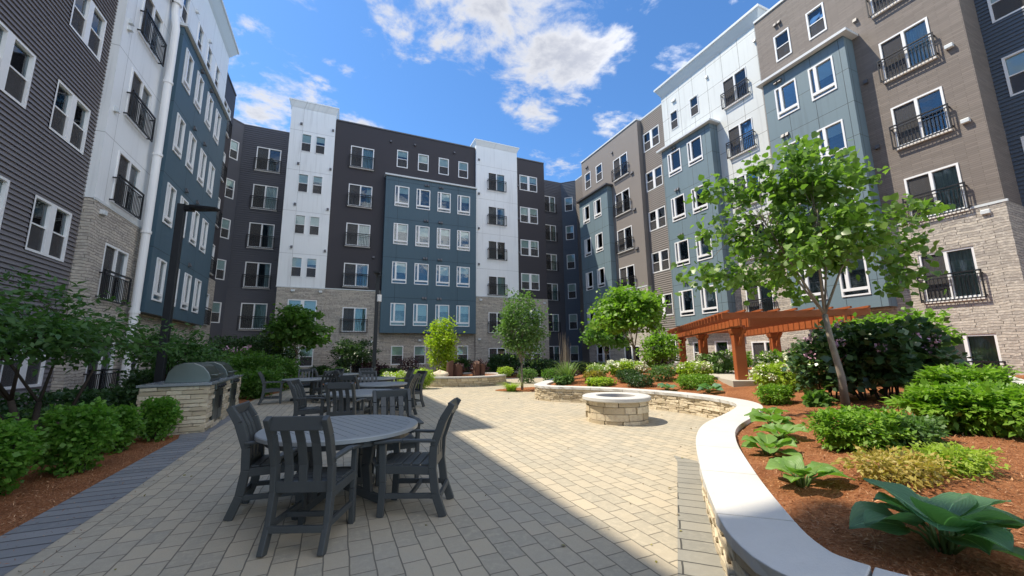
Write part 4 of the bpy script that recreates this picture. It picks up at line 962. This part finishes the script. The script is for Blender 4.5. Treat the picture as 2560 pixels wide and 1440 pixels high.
for k, (y0, lab) in enumerate(((.5, 'nearer stainless steel gas grill with domed lid on the island'), (2.6, 'farther stainless steel gas grill with domed lid on the island'))):
    G = root('gas_grill', (0, 0, 0), lab, 'grill', 'gas grills set in the island'); G.matrix_world = Matrix.Translation((-2.55, 10.9, 0)) @ Matrix.Rotation(a, 4, 'Z') @ Matrix.Translation((0, y0, 0))
    mb = MB(); prof = [(-.02, 1.055), (-.0, 1.12), (-.05, 1.26), (-.16, 1.40), (-.34, 1.485), (-.54, 1.49), (-.70, 1.43), (-.80, 1.28), (-.84, 1.055)]; n = len(prof)
    for y in (.0, 1.12):
        for x, z in prof: mb.v.append((x - .08, y, z))
    for i in range(n - 1): mb.f.append((i, i + 1, n + i + 1, n + i)); mb.mi.append(0)
    mb.f.append(tuple(range(n))[::-1]); mb.mi.append(0); mb.f.append(tuple(range(n, 2 * n))); mb.mi.append(0); h = mb.build('lid', M['steel'], G, bevel=.012)
    mb = MB(); mb.tube([(-.0, .14, 1.2), (-.0, .98, 1.2)], .018, 10); mb.tube([(-.0, .16, 1.2), (-.1, .16, 1.2)], .012, 8); mb.tube([(-.0, .96, 1.2), (-.1, .96, 1.2)], .012, 8); mb.build('handle', M['steel'], h)
    mb = MB(); mb.box(-.03, .045, .02, 1.1, .86, 1.0); mb.build('control_panel', M['steel'], G, bevel=.01)
    for q in range(4): mb = MB(); mb.tube([(.045, .2 + q * .24, .93), (.09, .2 + q * .24, .93)], .028, 12); mb.build('knob', M['black'], G)
    mb = MB(); mb.box(-.02, .02, .07, 1.06, .14, .83); d = mb.build('cabinet_door', M['steel'], G, bevel=.006)
    mb = MB(); mb.box(.02, .024, .56, .566, .16, .81); mb.tube([(.05, .50, .4), (.05, .50, .7)], .01, 8); mb.tube([(.05, .63, .4), (.05, .63, .7)], .01, 8); mb.build('handle', M['black'], d)

# ------------------------------------------------------------------ dining sets
SC = 1.09
def chair(name, label):
    T = root(name, (0, 0, 0), label, 'chair', 'gray armchairs around the dining tables'); T.scale = (SC,) * 3
    w_ = .222
    for s in (-1, 1):
        mb = MB(); pts = [(s * w_, -.33, 0), (s * w_, -.255, .2), (s * w_, -.225, .42), (s * w_, -.235, .62), (s * w_, -.315, .85), (s * w_, -.405, 1.0)]
        for i, (p, q) in enumerate(zip(pts, pts[1:])): mb.bar(p, q, .045, .075, (0, 1, 0), .045, .075 if i < 4 else .06)
        mb.build('rear_leg', M['poly'], T, bevel=.006)
        mb = MB(); mb.bar((s * w_, .25, 0), (s * w_, .235, .3), .045, .062, (0, 1, 0)); mb.bar((s * w_, .235, .3), (s * w_, .25, .64), .045, .062, (0, 1, 0)); mb.build('leg', M['poly'], T, bevel=.006)
        mb = MB(); mb.bar((s * (w_ + .01), -.25, .665), (s * (w_ + .015), .06, .672), .06, .026); mb.bar((s * (w_ + .015), .06, .672), (s * (w_ + .02), .32, .655), .075, .026); mb.build('armrest', M['poly'], T, bevel=.008)
        mb = MB(); mb.bar((s * w_, -.25, .18), (s * w_, .22, .18), .03, .045); mb.bar((s * w_, -.22, .40), (s * w_, .22, .415), .035, .075); mb.build('side_rail', M['poly'], T, bevel=.004)
    mb = MB(); mb.bar((-w_ + .02, -.378, .955), (w_ - .02, -.378, .955), .11, .032, (0, .3, -.05)); mb.v = [(x, y, z) for x, y, z in mb.v]; mb.build('top_rail', M['poly'], T, bevel=.008)
    mb = MB(); mb.bar((-w_, -.228, .455), (w_, -.228, .455), .032, .085, (0, 0, 1)); mb.build('lower_rail', M['poly'], T, bevel=.004)
    for x in (-.112, 0, .112):
        mb = MB(); pts = [(x, -.232, .48), (x, -.238, .62), (x, -.297, .80), (x, -.36, .92)]
        for p, q in zip(pts, pts[1:]): mb.bar(p, q, .066, .02, (0, 1, 0))
        mb.build('back_slat', M['poly'], T, bevel=.004)
    mb = MB()
    for k in range(6): y = -.19 + k * .086; mb.box(-w_ + .0, w_ - .0, y, y + .078, .445 - .002 * abs(k - 2), .468 - .004 * abs(2.5 - k))
    mb.build('seat', M['poly'], T, bevel=.006)
    mb = MB(); mb.box(-w_, w_, .235, .262, .37, .445); mb.build('front_rail', M['poly'], T); mb = MB(); mb.bar((-w_, -.29, .17), (w_, -.29, .17), .03, .05); mb.bar((-w_, -.02, .18), (w_, -.02, .18), .03, .04); mb.build('stretcher', M['poly'], T, bevel=.004)
    return T
def table(r, label):
    T = root('dining_table', (0, 0, 0), label, 'table', 'round gray dining tables'); h = .795; mb = MB()
    w2 = .105; x = -r + .07
    n = int((2 * (r - .1)) / w2)
    for k in range(n):
        x0 = -(r - .1) + k * (2 * (r - .1)) / n; x1 = x0 + 2 * (r - .1) / n - .008; R2 = r - .102
        pts = []
        for xx in (x0, (x0 + x1) / 2, x1): pts.append(math.sqrt(max(0, R2 * R2 - xx * xx)))
        a_, m_, b_ = pts; xm = (x0 + x1) / 2
        top = [(x0, -a_, h), (xm, -m_, h), (x1, -b_, h), (x1, b_, h), (xm, m_, h), (x0, a_, h)]; mb.face(top); bt = [(p[0], p[1], h - .02) for p in top]
        for i in range(6): j = (i + 1) % 6; mb.face([top[i], bt[i], bt[j], top[j]])
    mb.build('tabletop', M['polyt'], T)
    mb = MB(); mb.lathe([(r - .10, h - .03), (r - .10, h - .001), (r - .01, h - .001), (r, h - .01), (r, h - .045), (r - .02, h - .05), (r - .10, h - .03)], 72); mb.build('rim', M['polyt'], T)
    mb = MB(); mb.lathe([(r - .11, h - .035), (0, h - .035)], 48); mb.lathe([(r - .09, h - .115), (r - .09, h - .045), (r - .12, h - .045), (r - .12, h - .115), (r - .09, h - .115)], 48); mb.build('apron', M['poly'], T)
    for k in range(4):
        c, s = math.cos(k * math.pi / 2 + .5), math.sin(k * math.pi / 2 + .5); mb = MB()
        mb.bar((c * .42, s * .42, h - .05), (c * .36, s * .36, .4), .05, .11, (c, s, 0)); mb.bar((c * .36, s * .36, .4), (c * .40, s * .40, .09), .05, .10, (c, s, 0)); mb.bar((c * .05, s * .05, .16), (c * .62, s * .62, .03), .055, .08); mb.bar((c * .05, s * .05, h - .09), (c * .55, s * .55, h - .09), .05, .07); mb.build('leg', M['poly'], T, bevel=.006)
    return T
ch0 = chair('armchair', 'x'); tb0 = table(.86, 'x'); used = [0, 0]
def put_chair(x, y, face, label):
    o = ch0 if not used[0] else copy_tree(ch0); used[0] = 1
    o.location = (x, y, .004); o.rotation_euler[2] = R(face) - math.pi / 2; o['label'] = label; o['category'] = 'chair'
def put_table(x, y, label, s=1.0, rz=0):
    o = tb0 if not used[1] else copy_tree(tb0); used[1] = 1
    o.location = (x, y, .004); o.rotation_euler[2] = R(rz); o['label'] = label; o['category'] = 'table'; o.scale = (s, s, 1)
put_table(.10, 5.2, 'nearest round gray slatted dining table in the shade', 1.0, 20)
put_chair(-.11, 4.27, 67, 'nearest gray armchair, its slatted back towards the camera')
put_chair(-.52, 5.22, -6, 'gray armchair on the left side of the nearest table, facing right')
put_chair(.83, 4.56, 156, 'gray armchair on the right side of the nearest table, seen from its side')
put_chair(.78, 5.75, 272, 'gray armchair at the far side of the nearest table, facing the camera')
put_table(.55, 9.75, 'second round gray table behind the nearest one', .9, 50)
put_chair(.22, 8.75, 70, 'gray armchair at the near side of the second table, back to the camera')
put_chair(-.42, 9.8, -15, 'gray armchair at the left of the second table, seen at an angle')
put_chair(1.62, 11.2, 150, 'gray armchair right of the third table, against the sunlit paving')
put_table(1.2, 12.4, 'third round gray table, right of the second one', .9, 10)
put_chair(.55, 11.6, 50, 'gray armchair on the left of the third table, back to the camera')
put_chair(2.15, 12.9, 200, 'gray armchair on the right of the third table, nearest the tree island')
put_chair(1.0, 13.5, 275, 'gray armchair behind the third table, facing the camera')
put_table(1.3, 15.6, 'fourth round gray table, far back towards the lamp post', .9, 0)
put_chair(.4, 15.2, 20, 'gray armchair at the left of the fourth table'); put_chair(1.1, 16.9, 270, 'gray armchair behind the fourth table'); put_chair(2.3, 15.9, 190, 'gray armchair at the right of the fourth table')
put_table(-1.0, 16.6, 'fifth round gray table at the far left near the grills', .9, 30)
put_chair(-2.0, 16.3, 5, 'gray armchair left of the fifth table, beside the dark shrubs'); put_chair(-.2, 17.3, 215, 'gray armchair at the back right of the fifth table'); put_chair(-1.1, 17.8, 272, 'gray armchair behind the fifth table'); put_chair(-.35, 15.7, 120, 'gray armchair at the near right of the fifth table')
put_table(.3, 20.2, 'farthest round gray table before the dark shrubs', .9, 30); put_chair(-.5, 20.0, 10, 'gray armchair left of the farthest table'); put_chair(1.25, 20.4, 190, 'gray armchair right of the farthest table')

# ------------------------------------------------------------------ lamp posts
def lamp(name, x, y, h, w_, arm, label, double=False):
    T = root(name, (x, y, 0), label, 'street lamp', 'tall black light poles'); mb = MB(); mb.box(-w_ / 2, w_ / 2, -w_ / 2, w_ / 2, 0, h); mb.build('pole', M['black'], T, bevel=.01)
    mb = MB(); mb.box(-w_ * .9, w_ * .9, -w_ * .9, w_ * .9, 0, .12); mb.build('base', M['black'], T, bevel=.01)
    ang = R(arm); c, s = math.cos(ang), math.sin(ang); mb = MB(); mb.bar((0, 0, h - .10), (c * .32, s * .32, h - .12), .12, .16); mb.bar((c * .3, s * .3, h - .10), (c * .95, s * .95, h - .13), .34, .09, (0, 0, 1), .22, .05); mb.build('lamp_head', M['black'], T, bevel=.01)
    if double:
        mb = MB(); mb.bar((-c * .3, -s * .3, h - .1), (-c * .95, -s * .95, h - .13), .34, .09); mb.build('lamp_head', M['black'], T)
        mb = MB(); mb.tube([(.12, -.1, 4.7), (.12, -.1, 5.1)], .13, 12); mb.build('sensor_box', M['trim'], T)
lamp('light_pole', -4.08, 12.9, 5.72, .17, -20, 'tall black square light pole behind the grill island', False)
lamp('light_pole', 1.95, 24.0, 6.4, .2, 80, 'distant brown black light pole in front of the shaded brown wall', True)

# ------------------------------------------------------------------ trees
def sz(x, y): return float(soil_z(np.array([x]), np.array([y]))[0])
x, y = 8.4, 4.3
tree('ornamental_tree', (x, y, sz(x, y)), 'large heart leaved tree with slim gray trunk in the right planter', 'tree', 1.7, (-.12, .05, 3.25), (1.15, 1.15, 1.5), 82, 5200, .108, 'l_tree', 'bark', .058, 'heart', 5, csz=.34, flat=.8, lean=(-.05, .1),
     extra=[(-2.29, 1.0, 2.45), (-2.06, 0.9, 2.5), (-1.79, 0.89, 2.5), (-1.6, 0.7, 2.5), (-1.37, 0.6, 2.4), (-1.92, 0.84, 4.1), (-1.74, 0.76, 4.2), (-1.47, 0.64, 4.1), (-1.74, 0.76, 3.55), (-1.97, 0.86, 3.3), (-1.01, 0.44, 4.6), (-0.82, 0.36, 4.5), (-0.09, 0.04, 5.05), (-0.14, 0.06, 4.85), (0.0, 0.0, 4.6), (0.55, -0.24, 4.75), (0.69, -0.3, 4.5), (0.92, -0.4, 4.3), (1.42, -0.62, 3.6), (1.69, -0.74, 3.7), (1.92, -0.84, 3.75), (1.65, -0.72, 3.1), (1.37, -0.6, 3.0), (1.56, -0.68, 2.5), (1.33, -0.58, 2.4), (1.19, -0.52, 2.2), (1.1, -0.48, 2.7)], low=-.6, up=.3, droop=.55)
tree('ornamental_tree', (12.4, 14.4, .45), 'bright green broad tree standing left of the pergola', 'tree', 1.3, (-.15, .1, 2.9), (1.4, 1.4, 1.25), 80, 5600, .14, 'l_bright', 'bark', .06, 'heart', 11, csz=.5, low=-.6)
tree('ornamental_tree', (15.9, 21.2, .0), 'small green tree in shade before the navy corner', 'tree', 1.4, (0, 0, 2.7), (1.45, 1.45, .95), 45, 2600, .17, 'l_mid', 'bark', .05, 'heart', 12, csz=.5)
tree('ornamental_tree', (12.05, 12.5, .62), 'slender light green shrub tree right against the pergola corner', 'tree', .6, (0, 0, 1.1), (.6, .6, .8), 40, 2200, .11, 'l_bright', 'bark_d', .03, 'oval', 14, stems=4, csz=.4)
tree('ornamental_tree', (7.65, 16.4, 0), 'airy upright tree on the small mulch island', 'tree', 1.15, (0, 0, 2.75), (1.0, 1.0, 1.6), 95, 6000, .11, 'l_fern', 'bark', .055, 'oval', 21, csz=.36, flat=.9, low=-.9)
tree('ornamental_tree', (5.35, 22.6, .4), 'narrow vase shaped yellow green tree behind the round planter', 'tree', .25, (0.1, 0, 1.75), (.72, .72, 1.5), 70, 4600, .13, 'l_yel', 'bark', .04, 'oval', 31, stems=4, csz=.36, flat=.9, lean=(.2, 0), low=-.9)
tree('ornamental_tree', (-2.05, 25.2, 0), 'round headed green tree before the white tower', 'tree', 1.7, (0, 0, 3.1), (1.35, 1.35, 1.3), 60, 4200, .17, 'l_mid', 'bark', .05, 'heart', 41, csz=.45, low=-.8)
tree('japanese_maple', (-4.3, 8.9, 0), 'spreading dark maple at the left edge over the shrubs', 'tree', .9, (-.5, -.3, 1.9), (1.6, 1.7, .85), 92, 5600, .12, 'l_lshade', 'bark_d', .06, 'spray', 51, stems=5, csz=.5, flat=.35, extra=[(.5, 1.5, 1.9), (.8, 1.8, 1.9), (1.0, 1.9, 1.85), (.7, 1.0, 2.2), (.3, .8, 2.3)], low=-.5)
tree('japanese_maple', (-4.35, 14.2, 0), 'smaller dark maple behind the grill island and light pole', 'tree', .9, (0, 0, 1.7), (1.15, 1.0, .75), 50, 3200, .12, 'l_lshade', 'bark_d', .05, 'spray', 52, stems=4, csz=.48, flat=.35, low=-.6)
tree('dark_conifer', (1.0, 27.2, 0), 'dark feathery evergreen beside the distant light pole', 'tree', .9, (0, 0, 1.6), (1.2, 1.0, 1.0), 50, 3400, .16, 'l_dark', 'bark_d', .05, 'spray', 61, stems=2, csz=.45)
# bare twiggy shrub
T = root('bare_shrub', (12.6, 20.8, 0), 'leafless upright twiggy shrub before the navy siding', 'shrub'); mb = MB()
for i in range(46):
    a = random.uniform(0, 6.28); r = random.uniform(.05, .42); h = random.uniform(1.6, 2.9); mb.tube([(math.cos(a) * .06, math.sin(a) * .06, 0), (math.cos(a) * r * .8, math.sin(a) * r * .8, h * .5), (math.cos(a) * r, math.sin(a) * r, h)], [.022, .014, .004], 4)
mb.build('branches', M['bark'], T)

# ------------------------------------------------------------------ shrubs, left bed
G1 = 'round spirea shrubs along the left border'
def ball(w_, h, d=None): d = d or w_; return [(0, 0, h * .52, w_ / 2, d / 2, h * .5), (w_ * .18, -.1 * d, h * .62, w_ * .33, d * .3, h * .38), (-w_ * .2, .1 * d, h * .55, w_ * .32, d * .3, h * .42)]
shrub('spirea', (-3.72, 7.0, 0), 'leafy green shrub cut by the left edge of the photo, nearest the camera', 'shrub', ball(.78, .9), 4200, .062, 'l_shrub', group=G1)
shrub('spirea', (-3.38, 8.05, 0), 'widest leafy green shrub, second from the left edge', 'shrub', ball(.78, .95), 4600, .062, 'l_shrub', group=G1)
shrub('spirea', (-3.45, 9.45, 0), 'leafy green shrub in the middle of the row before the grill island', 'shrub', ball(.52, .78), 2600, .062, 'l_shrub', group=G1)
shrub('spirea', (-3.2, 10.35, 0), 'leafy green shrub touching the stone corner of the grill island', 'shrub', ball(.62, .82), 2800, .062, 'l_shrub', group=G1)
grass_clump('ornamental_grass', (-4.9, 8.0, 0), 'tall loose grass clump behind the left shrubs', 160, 1.2, .6, 'l_mid')
Gd = 'dark shrubs along the building walls'
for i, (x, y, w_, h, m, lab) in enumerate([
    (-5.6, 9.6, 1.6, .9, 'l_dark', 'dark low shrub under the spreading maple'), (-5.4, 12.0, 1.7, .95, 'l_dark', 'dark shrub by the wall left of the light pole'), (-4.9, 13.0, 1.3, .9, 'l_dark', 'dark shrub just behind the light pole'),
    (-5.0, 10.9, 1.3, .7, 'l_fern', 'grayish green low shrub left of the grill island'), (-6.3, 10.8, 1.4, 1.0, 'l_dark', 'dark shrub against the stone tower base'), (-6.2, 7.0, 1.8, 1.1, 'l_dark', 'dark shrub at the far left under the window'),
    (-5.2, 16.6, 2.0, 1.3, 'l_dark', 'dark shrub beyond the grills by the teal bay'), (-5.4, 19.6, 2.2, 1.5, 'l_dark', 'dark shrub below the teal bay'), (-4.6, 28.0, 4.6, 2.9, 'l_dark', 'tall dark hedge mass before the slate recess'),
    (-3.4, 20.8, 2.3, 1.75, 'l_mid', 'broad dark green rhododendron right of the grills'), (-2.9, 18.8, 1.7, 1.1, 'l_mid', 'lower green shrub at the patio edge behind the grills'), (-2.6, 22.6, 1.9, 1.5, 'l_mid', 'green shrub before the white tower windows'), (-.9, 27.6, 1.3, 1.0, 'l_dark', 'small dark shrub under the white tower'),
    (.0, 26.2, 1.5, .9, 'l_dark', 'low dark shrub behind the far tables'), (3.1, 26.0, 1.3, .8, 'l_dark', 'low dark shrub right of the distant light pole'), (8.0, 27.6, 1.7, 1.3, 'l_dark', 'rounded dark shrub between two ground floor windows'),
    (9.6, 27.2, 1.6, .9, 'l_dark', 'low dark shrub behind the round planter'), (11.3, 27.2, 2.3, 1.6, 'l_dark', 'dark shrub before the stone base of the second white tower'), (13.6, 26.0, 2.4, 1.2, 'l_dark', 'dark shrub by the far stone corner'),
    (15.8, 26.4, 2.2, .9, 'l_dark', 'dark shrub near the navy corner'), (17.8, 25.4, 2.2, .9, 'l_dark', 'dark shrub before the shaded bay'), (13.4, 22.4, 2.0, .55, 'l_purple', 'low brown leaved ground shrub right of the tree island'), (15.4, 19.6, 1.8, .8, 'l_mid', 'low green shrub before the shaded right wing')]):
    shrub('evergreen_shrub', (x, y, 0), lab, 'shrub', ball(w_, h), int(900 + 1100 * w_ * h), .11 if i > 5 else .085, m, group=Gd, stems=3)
for i, (x, y, w_, h, lab) in enumerate([(2.0, 26.9, 1.4, 1.25, 'purple leaved shrub left of the distant light pole'), (4.3, 26.6, 1.5, 1.45, 'purple leaved shrub below the leftmost ground floor window of the bay'), (2.75, 27.3, .9, 1.0, 'small purple leaved shrub right behind the distant light pole'), (6.6, 23.6, 1.1, 1.0, 'dark purple shrub behind the left basalt columns'), (8.1, 23.7, 1.2, 1.1, 'dark purple shrub behind the right basalt columns')]):
    shrub('smoke_bush', (x, y, .1 if y < 25 else 0), lab, 'shrub', [(0, 0, h * .6, w_ / 2, w_ / 2, h * .4)], 1000, .10, 'l_purple', group='purple leaved shrubs by the far wing', stems=6, shell=.3, noise=.3)
shrub('hydrangea', (-4.15, 22.6, .3), 'shrub with pale lilac blossoms above the second grill', 'shrub', ball(1.7, 1.75), 1500, .1, 'l_mid', flowers=('fl_pink', 16, .16))
shrub('hydrangea', (2.95, 21.9, 0), 'shrub with pale lime blossoms behind the far tables', 'shrub', ball(1.5, .75), 1300, .09, 'l_limeg', flowers=('fl_white', 20, .16))
shrub('box_shrub', (3.75, 19.6, 0), 'bright yellow green shrub at the left of the round planter', 'shrub', ball(1.15, .95), 2600, .08, 'l_limeg')
shrub('box_shrub', (8.6, 20.6, .4), 'small bright shrub on the right end of the round planter', 'shrub', ball(.8, .5), 1100, .07, 'l_limeg')
shrub('box_shrub', (9.7, 20.1, 0), 'pale green round shrub right of the round planter', 'shrub', ball(1.0, .8), 1300, .07, 'l_fern'); shrub('box_shrub', (10.9, 19.4, 0), 'green shrub beyond the tree island', 'shrub', ball(1.1, .8), 1300, .08, 'l_mid')
grass_clump('ornamental_grass', (7.0, 16.1, 0), 'bright low grass at the left of the tree island', 420, .55, .75, 'l_limeg'); grass_clump('ornamental_grass', (8.75, 16.2, 0), 'bright low grass at the right of the tree island', 260, .45, .5, 'l_limeg')

# ------------------------------------------------------------------ raised planter plants
for k, (x, y, L_, n, m, lab, e) in enumerate([
    (3.2, 1.26, .31, 19, 'h_blue', 'big blue green hosta at the bottom right corner', (.2, 1.15)), (3.66, 2.28, .25, 11, 'h_green', 'light green hosta casting a shadow beside the coping', (.2, 1.0)),
    (4.5, 3.12, .24, 11, 'h_green', 'light green hosta just behind the front one', (.2, .9)), (5.15, 3.4, .26, 12, 'h_green', 'light green hosta third along the coping', (.2, .9)), (6.0, 4.05, .27, 14, 'h_green', 'hosta with flower stalks by the bend of the wall', (.15, .8)),
    (6.75, 4.55, .24, 9, 'h_green', 'hosta at the wall corner', (.2, .9)), (9.35, 8.0, .28, 9, 'h_blue', 'pale blue hosta below the front pergola post', (.2, .9)), (9.05, 9.2, .26, 9, 'h_blue', 'pale blue hosta left of the round low shrub', (.2, .9))]):
    hosta('hosta', (x, y, sz(x, y) - .01), lab, n, L_, m, 'hostas along the coping', 20 + k, el=e)
def pl(kind, x, y, lab, w_, h, n, ls, m, shape='spray', fl=None, **kw): return shrub(kind, (x, y, sz(x, y) - .02), lab, 'shrub', ball(w_ * .82, h * .9), n, ls, m, shape, flowers=fl, **kw)
pl('arborvitae', 5.25, 2.62, 'low spreading bright green shrub in the middle of the mulch', .95, .46, 4200, .06, 'l_conif', group='bright green evergreen shrubs in the right planter', up=.6, noise=.25)
pl('arborvitae', 5.7, 2.35, 'small grayish green shrub behind the golden one', .62, .32, 1900, .06, 'l_fern', group='bright green evergreen shrubs in the right planter', noise=.25)
pl('arborvitae', 6.85, 2.15, 'large bright green shrub at the right edge, nearer the camera', 1.5, .52, 8200, .09, 'l_conif', group='bright green evergreen shrubs in the right planter', up=.65, noise=.25)
pl('arborvitae', 8.3, 2.72, 'large bright green shrub behind, beside the rear coping', 1.2, .68, 6600, .09, 'l_conif', group='bright green evergreen shrubs in the right planter', up=.65, noise=.25)
pl('golden_cypress', 4.2, 1.85, 'golden yellow feathery shrub behind the big hosta', .72, .26, 1500, .045, 'l_gold', noise=.35, up=.4); pl('golden_cypress', 4.75, 1.72, 'pale yellow green feathery shrub right of the golden one', .62, .24, 1500, .045, 'l_limeg', noise=.35, up=.4)
X0, Y0 = 9.6, 4.6
shrub('rhododendron', (9.6, 4.3, sz(9.6, 4.3)), 'big dark leaved rhododendron behind the tree trunk', 'shrub', [(0, 0, .85, .75, .85, .5), (.22, -.38, .8, .6, .6, .45), (-.3, .35, .75, .45, .5, .42), (.1, -.2, 1.1, .65, .65, .32)], 4600, .15, 'l_rhodo', 'oval', flowers=('fl_pink', 14, .13), stems=16, shell=.35, noise=.38)
shrub('rhododendron', (9.35, 5.15, sz(9.3, 5.1)), 'rhododendron with pink blossoms at the left of the trunk', 'shrub', [(0, 0, .75, .55, .55, .55), (.2, -.2, 1.15, .4, .4, .35)], 1700, .11, 'l_rhodo', 'oval', flowers=('fl_pink', 20, .14), stems=6, shell=.4)
shrub('viburnum', (11.9, 5.5, .75), 'tall light green shrub above the rhododendron, hiding the pergola end', 'shrub', [(0, 0, 1.1, .6, .7, .5), (.3, -.8, 1.15, .6, .6, .55)], 3000, .12, 'l_bright', 'oval', stems=8, noise=.28)
pl('peony', 8.75, 4.95, 'small plant with one pink bloom on the mulch', .5, .28, 240, .12, 'l_mid', 'oval', ('fl_pink', 1, .13)); pl('dwarf_pine', 8.7, 5.75, 'bushy dark green mound on the mulch beside the wall bend', .8, .46, 3200, .055, 'l_conif')
W1 = 'white blooming hydrangeas by the pergola'
pl('hydrangea', 10.55, 6.75, 'white blooming hydrangea right of the front pergola post', 1.5, .72, 2200, .09, 'l_limeg', 'oval', ('fl_white', 46, .15), group=W1); pl('hydrangea', 11.6, 7.1, 'white blooming hydrangea behind the front pergola post', 1.2, .7, 1500, .09, 'l_limeg', 'oval', ('fl_white', 30, .15), group=W1)
pl('hydrangea', 11.0, 9.9, 'white blooming hydrangea left of the front pergola post', 1.2, .62, 1500, .09, 'l_limeg', 'oval', ('fl_white', 34, .14), group=W1); pl('hydrangea', 10.35, 12.6, 'cream blooming hydrangea near the far left end of the wall', 1.6, .62, 2000, .09, 'l_limeg', 'oval', ('fl_white', 44, .16), group=W1)
pl('hydrangea', 9.5, 13.3, 'small cream hydrangea behind the tall grasses', .9, .6, 1000, .09, 'l_limeg', 'oval', ('fl_white', 24, .15), group=W1); pl('hydrangea', 13.6, 11.2, 'pale blooming shrub under the pergola', 1.6, .9, 1700, .1, 'l_fern', 'oval', ('fl_white', 20, .13), group=W1)
pl('hydrangea', 12.7, 8.2, 'blooming shrub under the pergola near the rear post', 1.4, .95, 1600, .1, 'l_bright', 'oval', ('fl_white', 22, .13), group=W1); pl('hydrangea', 13.2, 6.5, 'lilac blooming shrub right of the pergola', 1.3, .9, 1500, .1, 'l_fern', 'oval', ('fl_pink', 16, .13))
pl('boxwood', 9.75, 8.75, 'round dark green boxwood before the front pergola post', 1.25, .46, 3600, .055, 'l_conif'); pl('blue_juniper', 10.3, 10.6, 'blue gray shrub left of the white hydrangea', 1.0, .6, 1500, .07, 'l_fern', noise=.3); pl('boxwood', 9.1, 10.4, 'dark low shrub behind the curved wall', 1.1, .42, 2200, .06, 'l_dark')
pl('boxwood', 9.4, 11.3, 'dark mounded shrub at the middle of the wall', 1.0, .5, 2000, .06, 'l_dark'); pl('heuchera', 8.4, 11.6, 'low yellow green leafy plant behind the wall', 1.1, .3, 1500, .08, 'l_limeg', 'oval'); pl('heuchera', 8.7, 12.4, 'tan and green plant beside the grasses', .8, .42, 900, .08, 'l_gold', 'oval')
pl('heuchera', 7.6, 12.7, 'pale green mound at the tip of the planter', .8, .36, 1200, .08, 'l_fern', 'oval')
grass_clump('ornamental_grass', (7.9, 12.9, .5), 'tall arching grass at the far tip of the planter', 170, 1.2, .85); grass_clump('ornamental_grass', (8.9, 12.5, .5), 'arching grass clump right of the tip of the planter', 150, 1.15, .8)
pl('evergreen_shrub', 14.8, 15.6, 'shrub with brown stems behind the far pergola post', 1.6, 1.1, 1500, .1, 'l_purple', 'oval'); pl('evergreen_shrub', 16.4, 12.6, 'green shrub before the right wing windows', 2.0, 1.0, 2200, .1, 'l_bright', 'oval'); pl('evergreen_shrub', 17.6, 10.2, 'green shrub before the right wing door', 2.0, 1.1, 2200, .1, 'l_mid', 'oval')
pl('evergreen_shrub', 16.2, 8.0, 'dense green shrub far right under the second floor balcony', 1.8, .9, 2600, .1, 'l_mid', 'oval'); pl('evergreen_shrub', 12.4, 5.3, 'fine leaved green shrub right of the rhododendron', 1.1, 1.1, 3000, .08, 'l_fern', 'oval')
S.frame_set(1)
